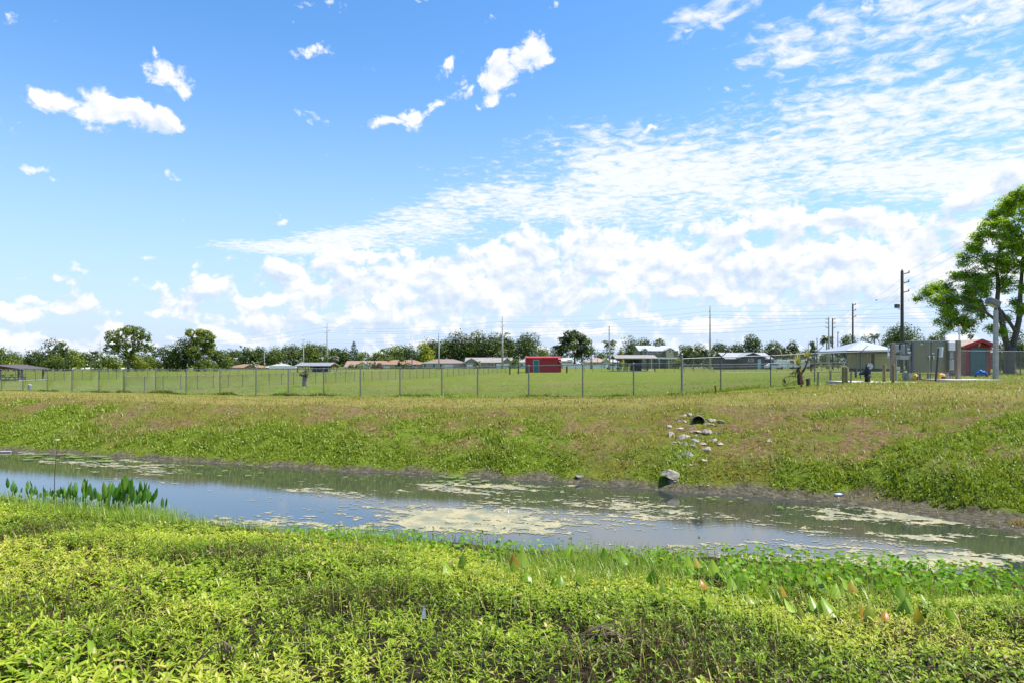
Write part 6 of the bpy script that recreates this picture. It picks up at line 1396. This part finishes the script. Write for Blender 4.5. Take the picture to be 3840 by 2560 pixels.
# leaning dead yucca
p = G(2995, 36.5); e = empty('yucca', p, 'half dead yucca with yellow spiky head and hanging brown leaves at the fence', 'plant'); D = 36.5
q = MB(); q.tube([Q(3003, 1440), Q(2998, 1405), Q(2992, 1375)], [.16, .13, .09], 9); q.tube([Q(2998, 1410), Q(3018, 1380), Q(3030, 1350), Q(3028, 1338)], [.07, .05, .04, .03], 7); q.build('trunk', POSTD, e, smooth=True)
B = []; A2 = []; P2 = []; L2_ = []; W2_ = []; D2_ = []; T2_ = []
for (a, b, n_, lo, hi, L0, tmin, tmax, dr) in ((2992, 1368, 46, .1, 1.45, .75, .5, 1.0, .35), (2998, 1385, 34, -.3, .7, .6, .2, .55, .6), (2985, 1390, 18, -.6, .2, .7, .0, .25, 1.0), (3029, 1338, 26, .2, 1.4, .55, .5, .95, .4), (3042, 1362, 16, -1.4, -.8, .55, .0, .08, .5), (2940, 1418, 14, -1.45, -1.0, .35, .0, .1, .5)):
    for k in range(n_): B.append(tuple(Q(a, b) + Vector((random.gauss(0, .04), random.gauss(0, .04), random.gauss(0, .04))))); A2.append(random.random() * 6.28); P2.append(random.uniform(lo, hi)); L2_.append(L0 * random.uniform(.6, 1.1)); W2_.append(.05 * random.uniform(.7, 1.2)); D2_.append(dr); T2_.append(random.uniform(tmin, tmax))
v, f = leaves(np.array(B), np.array(A2), np.array(P2), np.array(L2_), np.array(W2_), np.array(D2_), .2)
M_YUC = leafmat('yucca_leaf', [(0, (.10, .06, .04)), (.3, (.22, .16, .09)), (.55, (.20, .21, .05)), (1, (.36, .34, .05))], trans=.25, gloss=.12)
link('leaves', mesh_np('leaves', v, f, np.repeat(np.array(T2_), 8)), M_YUC, e)
q = MB(); q.tube([Q(3000, 1428), Q(2975, 1430), Q(2950, 1440), Q(2940, 1446)], [.02, .02, .015, .01], 5); q.tube([Q(2995, 1412), Q(2965, 1408), Q(2945, 1412), Q(2935, 1425)], [.02, .018, .015, .01], 5); q.build('dead_stalk', M_STEM, e)
palm('dried brown palm stump with bristly dead fronds inside the rusty railed fence', 1142, 1398, 36, 66, 22, .3, .08, name='dead_palm', fan=False, trunk=.22)
# ================================================================ rocks, culvert, floating things
ROCK = mat('limestone_rock', (.31, .27, .205), .92, 0, .35, 6, .5, dirt=(.13, .105, .07)); ROCKD = mat('grey_rock', (.19, .18, .16), .92, 0, .35, 6, .5, dirt=(.12, .11, .095))
def rock(label, loc, sx, sy, sz, m_, seed, group=None, tilt=0, cut=3):
    bm = bmesh.new(); bmesh.ops.create_icosphere(bm, subdivisions=3, radius=1)
    r = random.Random(seed); pl = [(Vector((r.gauss(0, 1), r.gauss(0, 1), r.gauss(0, 1))).normalized(), r.uniform(.45, .74)) for _ in range(11)]
    for v_ in bm.verts:
        c = v_.co
        for n_, d_ in pl:
            s_ = c.dot(n_) - d_
            if s_ > 0: c -= n_ * s_
        c *= 1 + .07 * mnoise.noise(c * 2.2 + Vector((seed, 0, 0))) + .04 * mnoise.noise(c * 7 + Vector((0, seed, 0)))
        v_.co = Vector((c.x * sx, c.y * sy, c.z * sz))
    bmesh.ops.rotate(bm, verts=bm.verts, cent=(0, 0, 0), matrix=Matrix.Rotation(R(tilt), 3, 'Y'))
    me = bpy.data.meshes.new('rock'); bm.to_mesh(me); bm.free(); o = link('rock', me, m_); o.location = loc
    return tag(o, label, 'rock', group)
RK = [(730, 255, 110, 50), (845, 235, 70, 50), (765, 355, 90, 50), (665, 345, 80, 40), (1230, 330, 150, 60), (1395, 358, 130, 40), (1205, 408, 160, 45), (855, 455, 150, 40), (675, 475, 120, 45), (490, 435, 80, 60), (1165, 505, 150, 130), (960, 520, 140, 50), (525, 565, 100, 90), (765, 590, 190, 130), (885, 530, 60, 50), (950, 585, 80, 50), (930, 680, 170, 80), (1260, 660, 150, 60), (575, 700, 70, 50), (705, 710, 110, 40), (780, 730, 90, 50), (1060, 730, 110, 50), (1360, 725, 140, 50), (680, 735, 60, 35), (895, 770, 110, 50), (1155, 825, 140, 80), (845, 895, 170, 90), (665, 935, 70, 50), (1085, 1005, 90, 60), (870, 1090, 130, 40), (2165, 685, 90, 50), (1285, 540, 50, 45)]
RK.sort(key=lambda a: a[1])
for i, (a, b, w_, h_) in enumerate(RK):
    px, py = 2400 + a * .2232, 1500 + (b + h_ * .5) * .2232; g0 = ground_hit(px, py); Dd = g0.y
    sx = M(w_ * .2232, Dd) / 2 * 1.5; sz = max(M(h_ * .2232, Dd) / 2 * 1.6, .05)
    szn = 'large' if w_ * h_ > 11000 else 'small' if w_ * h_ < 4200 else 'medium'
    rock('%s %s rock in the spill below the culvert, %s of the spill counted downhill' % (szn, 'grey' if i % 5 == 3 else 'pale', ORD[i]), g0 + Vector((0, sx * .5, sz * .15)), sx, sx * random.uniform(.7, 1.0), sz, ROCKD if i % 5 == 3 else ROCK, 10 + i, 'rocks spilled below the culvert', random.uniform(-12, 12))
g0 = ground_hit(2527, 1826); rock('big tilted pale slab rock resting on a dark stone at the waterline', g0 + Vector((0, .25, .235)), .35, .26, .13, ROCK, 77, tilt=18)
rock('dark wet stone under the big tilted slab', g0 + Vector((.03, .22, .06)), .24, .2, .15, ROCKD, 78)
for i, (px, py, w_, nm) in enumerate(((2627, 1822, 18, 'grey blocky stone in the mud beside the tilted slab'), (2653, 1822, 13, 'small pale stone in the mud past the blocky stone'), (2885, 1652, 20, 'lone pale rock on the bare red bank'), (1010, 1716, 12, 'flat pale stone on the muddy shore of the lush bank'), (2170, 1792, 34, 'flat mud coloured stone lying at the far shore'))):
    g0 = ground_hit(px, py); s_ = M(w_, g0.y) / 2; rock(nm, g0 + Vector((0, 0, s_ * .2)), s_, s_ * .8, s_ * .6, ROCKD if i in (0, 4) else ROCK, 90 + i)
g0 = ground_hit(2615, 1582); r_ = M(23, g0.y)
q = MB(); n = 28; vs = []; fs = []
for k, (yy_, rr) in enumerate(((0, r_), (1.6, r_), (1.6, r_ * .9), (0, r_ * .9))):
    for i in range(n): a = 2 * math.pi * i / n; vs.append((rr * math.cos(a), yy_, rr * math.sin(a)))
for k in range(4):
    for i in range(n): fs.append((k * n + i, k * n + (i + 1) % n, ((k + 1) % 4) * n + (i + 1) % n, ((k + 1) % 4) * n + i))
q.add(vs, fs); e = empty('culvert_pipe', g0 + Vector((0, -.12, .02)), 'black corrugated culvert pipe end poking out of the grassy bank', 'pipe')
e.rotation_euler = (R(-11), 0, R(-9)); q.build('pipe', mat('black_plastic', (.035, .033, .032), .55, 0, .3, 6), e)
q = MB(); q.add([(r_ * .9 * math.cos(2 * math.pi * i / n), 1.2, r_ * .9 * math.sin(2 * math.pi * i / n)) for i in range(n)], [tuple(range(n))]); q.build('bore_shade', mat('pipe_dark', (.01, .009, .008), 1), e)  # near-black disc across the bore, its colour standing in for the deep shade
q = MB()
for yy_ in (.05, .18): q.tube([(r_ * 1.03 * math.cos(a_ * math.pi / 12), yy_, r_ * 1.03 * math.sin(a_ * math.pi / 12)) for a_ in range(25)], .018, 5)
q.build('rim_ring', mat('pipe_grey', (.16, .155, .15), .6), e)
# lily pads
PADM = leafmat('lily_pad', [(0, (.16, .17, .05)), (.5, (.13, .19, .035)), (1, (.22, .26, .06))], trans=.1, gloss=.35, rough=.35)
nrm = np.array([[0, 0, 1.0]]); bmv, bmf = discs(np.array([[0, 0, .012]]), nrm, np.array([1.0]), 18)
bmv[0, 2] = .008; padme = mesh_np('lily_pad', bmv, bmf, np.full(len(bmv), .5)); padme.materials.append(PADM)
LP = [(1280 + a * .5442, 1600 + b * .5442, 30) for a, b in ((770, 360), (835, 362), (920, 350), (680, 383), (800, 380), (755, 393), (840, 392), (910, 370), (940, 368), (995, 383), (915, 392), (745, 405), (725, 317), (690, 322), (800, 348), (1290, 418), (1205, 400))]
LP += [(2560 + a * .5442, 1600 + b * .5442, 22) for a, b in ((180, 500), (215, 514), (330, 530), (440, 520), (235, 497), (120, 508), (395, 505), (670, 570))]
r_ = random.Random(4); LP += [(r_.uniform(90, 430), r_.uniform(1700, 1738), 34) for _ in range(26)] + [(r_.uniform(330, 1000), r_.uniform(1735, 1790), 24) for _ in range(18)]
LP.sort()
for i, (px, py, w_) in enumerate(LP):
    Dd = EYE * F / (py - HY); s_ = M(w_, Dd) / 2 * random.uniform(.8, 1.15)
    if Dd > yfar(np.array([X(px, Dd)]))[0] - .1: Dd = float(yfar(np.array([X(px, Dd)]))[0]) - .25 - .3 * random.random()
    o = bpy.data.objects.new('lily_pad', padme); COL.objects.link(o); o.location = (X(px, Dd), Dd, .016 + .0005 * i); o.scale = (s_, s_ * .92, 1); o.rotation_euler = (0, 0, random.random() * 6.28)
    zone = 'near the pickerelweed end of the canal' if px < 1100 else 'in the round cluster at mid canal' if px < 2100 else 'in the loose group below the tilted slab'
    k = sum(1 for q_ in LP[:i] if (q_[0] < 1100) == (px < 1100) and (q_[0] < 2100) == (px < 2100))
    tag(o, 'flat lily pad %s, %s along the bank' % (zone, ORD[k] if k < len(ORD) else 'last'), 'lily pad', 'lily pads floating on the canal')
def small(name, label, cat, loc, b, m_): o = b.build(name, m_); o.location = loc; return tag(o, label, cat)
small('ball', 'small orange ball floating behind the pickerelweed clump', 'ball', W(352, 1838, 16.1), MB().lathe([(.004, -.032), (.02, -.026), (.032, 0), (.02, .026), (.004, .032)], n=12), mat('orange_plastic', (.75, .13, .04), .4))
small('plastic_scrap', 'white plastic scrap sticking up from the algae at mid canal', 'litter', W(1905, 1922, 13.8), MB().add([(-.03, 0, 0), (.035, .01, 0), (.02, .02, .10), (-.015, .0, .12), (-.03, .03, .04)], [(0, 1, 2, 3, 4)]).tube([(0, 0, -.03), (.0, .005, .06)], [.02, .012], 6), mat('white_plastic', (.85, .84, .80), .4))
g0 = ground_hit(3145, 1858); e = empty('plastic_bottle', g0 + Vector((0, 0, .03)), 'clear plastic bottle with blue cap lying on the muddy far shore', 'bottle', None, .2)
MB().lathe([(.01, -.11), (.033, -.10), (.033, .04), (.014, .08), (.014, .09)], axis='X', n=12).build('body', mat('clear_plastic', (.55, .60, .64), .2), e, smooth=True); MB().lathe([(.016, .09), (.016, .11)], axis='X', n=10).build('cap', mat('blue_cap', (.02, .10, .45), .4), e)
g0 = W(28, 1686, 23.3); small('white_pipe', 'short white plastic pipe lying at the far water edge', 'pipe', Vector((g0.x, 23.2, .03)), MB().tube([(-.16, 0, 0), (.16, .05, .0)], .03, 8), mat('dull_white_plastic', (.42, .41, .38), .5))
p = Vector((X(203, 13.9), 13.9, max(H(X(203, 13.9), 13.9), 0))); e = empty('flower_stalk', p, 'single tall thin stalk with a white bloom standing above the pickerelweed', 'plant'); h_ = Zp(1650, 13.9) - p.z
MB().tube([(0, 0, 0), (.01, 0, h_ * .5), (.07, 0, h_)], [.009, .007, .004], 5).build('stalk', M_DARKSTEM, e); b = MB()
for k in range(5): a = k * 1.257; b.add([(.07, 0, h_), (.07 + .04 * math.cos(a - .4), .04 * math.sin(a - .4), h_ + .02), (.07 + .055 * math.cos(a), .055 * math.sin(a), h_ + .012), (.07 + .04 * math.cos(a + .4), .04 * math.sin(a + .4), h_ + .02)], [(0, 1, 2, 3)])
b.build('bloom', mat('white_petal', (.82, .80, .76), .6), e)
g0 = ground_hit(1588, 2330); small('paper_scrap', 'white folded paper scrap caught in the near green herbs', 'litter', Vector((X(1588, 5.1), 5.1, Zp(2318, 5.1))), MB().add([(-.018, 0, 0), (.02, .006, .0), (.012, .0, .085), (-.002, .012, .10), (-.004, -.01, .05)], [(0, 1, 2, 4), (0, 4, 2, 3)]), mat('white_plastic', (.85, .84, .80), .4))
# dried stems lying over the herbs
def stems(label, pts_list, r0=.006, name='dry_plant'):
    o0 = Vector(pts_list[0][0]); b = MB()
    for pts in pts_list: b.tube([Vector(a) - o0 for a in pts], [r0] * (len(pts) - 1) + [r0 * .4], 5)
    o = b.build(name, M_STEM); o.location = o0; return tag(o, label, 'dead plant')
D = 3.75; main = [W(690, 2545, D), W(745, 2470, D), W(800, 2412, D), W(840, 2404, D - .05), (W(868, 2425, D - .1))]
hang = [[W(820 + 9 * k, 2406 + k * 2, D - .05), W(822 + 9 * k + random.uniform(-6, 6), 2435, D - .05), W(822 + 9 * k + random.uniform(-10, 10), 2455 + random.uniform(0, 30), D - .05)] for k in range(7)]
stems('arched dry stem with a hanging bundle of dead straw in the near herbs', [main, [W(735, 2480, D), W(790, 2440, D), W(850, 2432, D)]] + hang, .0045)
L_ = []
for k in range(26): a = ground_hit(2340 + random.uniform(-90, 90), 2455 + random.uniform(-25, 30)); d_ = Vector((random.uniform(-.25, .25), random.uniform(-.12, .12), 0)); z_ = Vector((0, 0, random.uniform(.12, .24))); L_.append([a - d_ + z_ * .6, a + z_, a + d_ + z_ * .7])
stems('tangle of dry brown twigs in a dark hollow of the near herbs', L_, .0045, 'twig_tangle')
stems('curved pale dry stalk leaning over the twig tangle', [[W(2195, 2465, 4.0), W(2215, 2435, 4.0), W(2255, 2424, 3.98), W(2290, 2440, 3.95)]], .004)
# bird in the air
p = W(3286, 1127, 80); e = empty('bird', p, 'small dark bird flying beside the wooden utility poles', 'bird'); b = MB(); b.tube([(-.14, 0, 0), (-.05, 0, .01), (.06, 0, .01), (.12, 0, .03), (.15, 0, .03)], [.01, .035, .04, .025, .008], 8); b.add([(.05, 0, .02), (-.03, 0, .02), (-.06, -.2, .10), (.0, -.22, .11)], [(0, 1, 2, 3)]); b.add([(.05, 0, .02), (-.03, 0, .02), (-.06, .2, .10), (.0, .22, .11)], [(0, 1, 2, 3)]); b.add([(-.13, 0, 0), (-.22, -.03, 0), (-.22, .03, 0)], [(0, 1, 2)]); b.build('body', mat('bird_dark', (.03, .03, .035), .7), e)
# ================================================================ render settings
scene.render.engine = 'CYCLES'
cy = scene.cycles
cy.max_bounces = 7; cy.diffuse_bounces = 3; cy.glossy_bounces = 3; cy.transmission_bounces = 4; cy.transparent_max_bounces = 8
cy.use_denoising = True; cy.caustics_reflective = False; cy.caustics_refractive = False
try:
    cy.denoiser = 'OPENIMAGEDENOISE'; cy.denoising_input_passes = 'RGB_ALBEDO_NORMAL'; cy.denoising_prefilter = 'ACCURATE'
except Exception: pass
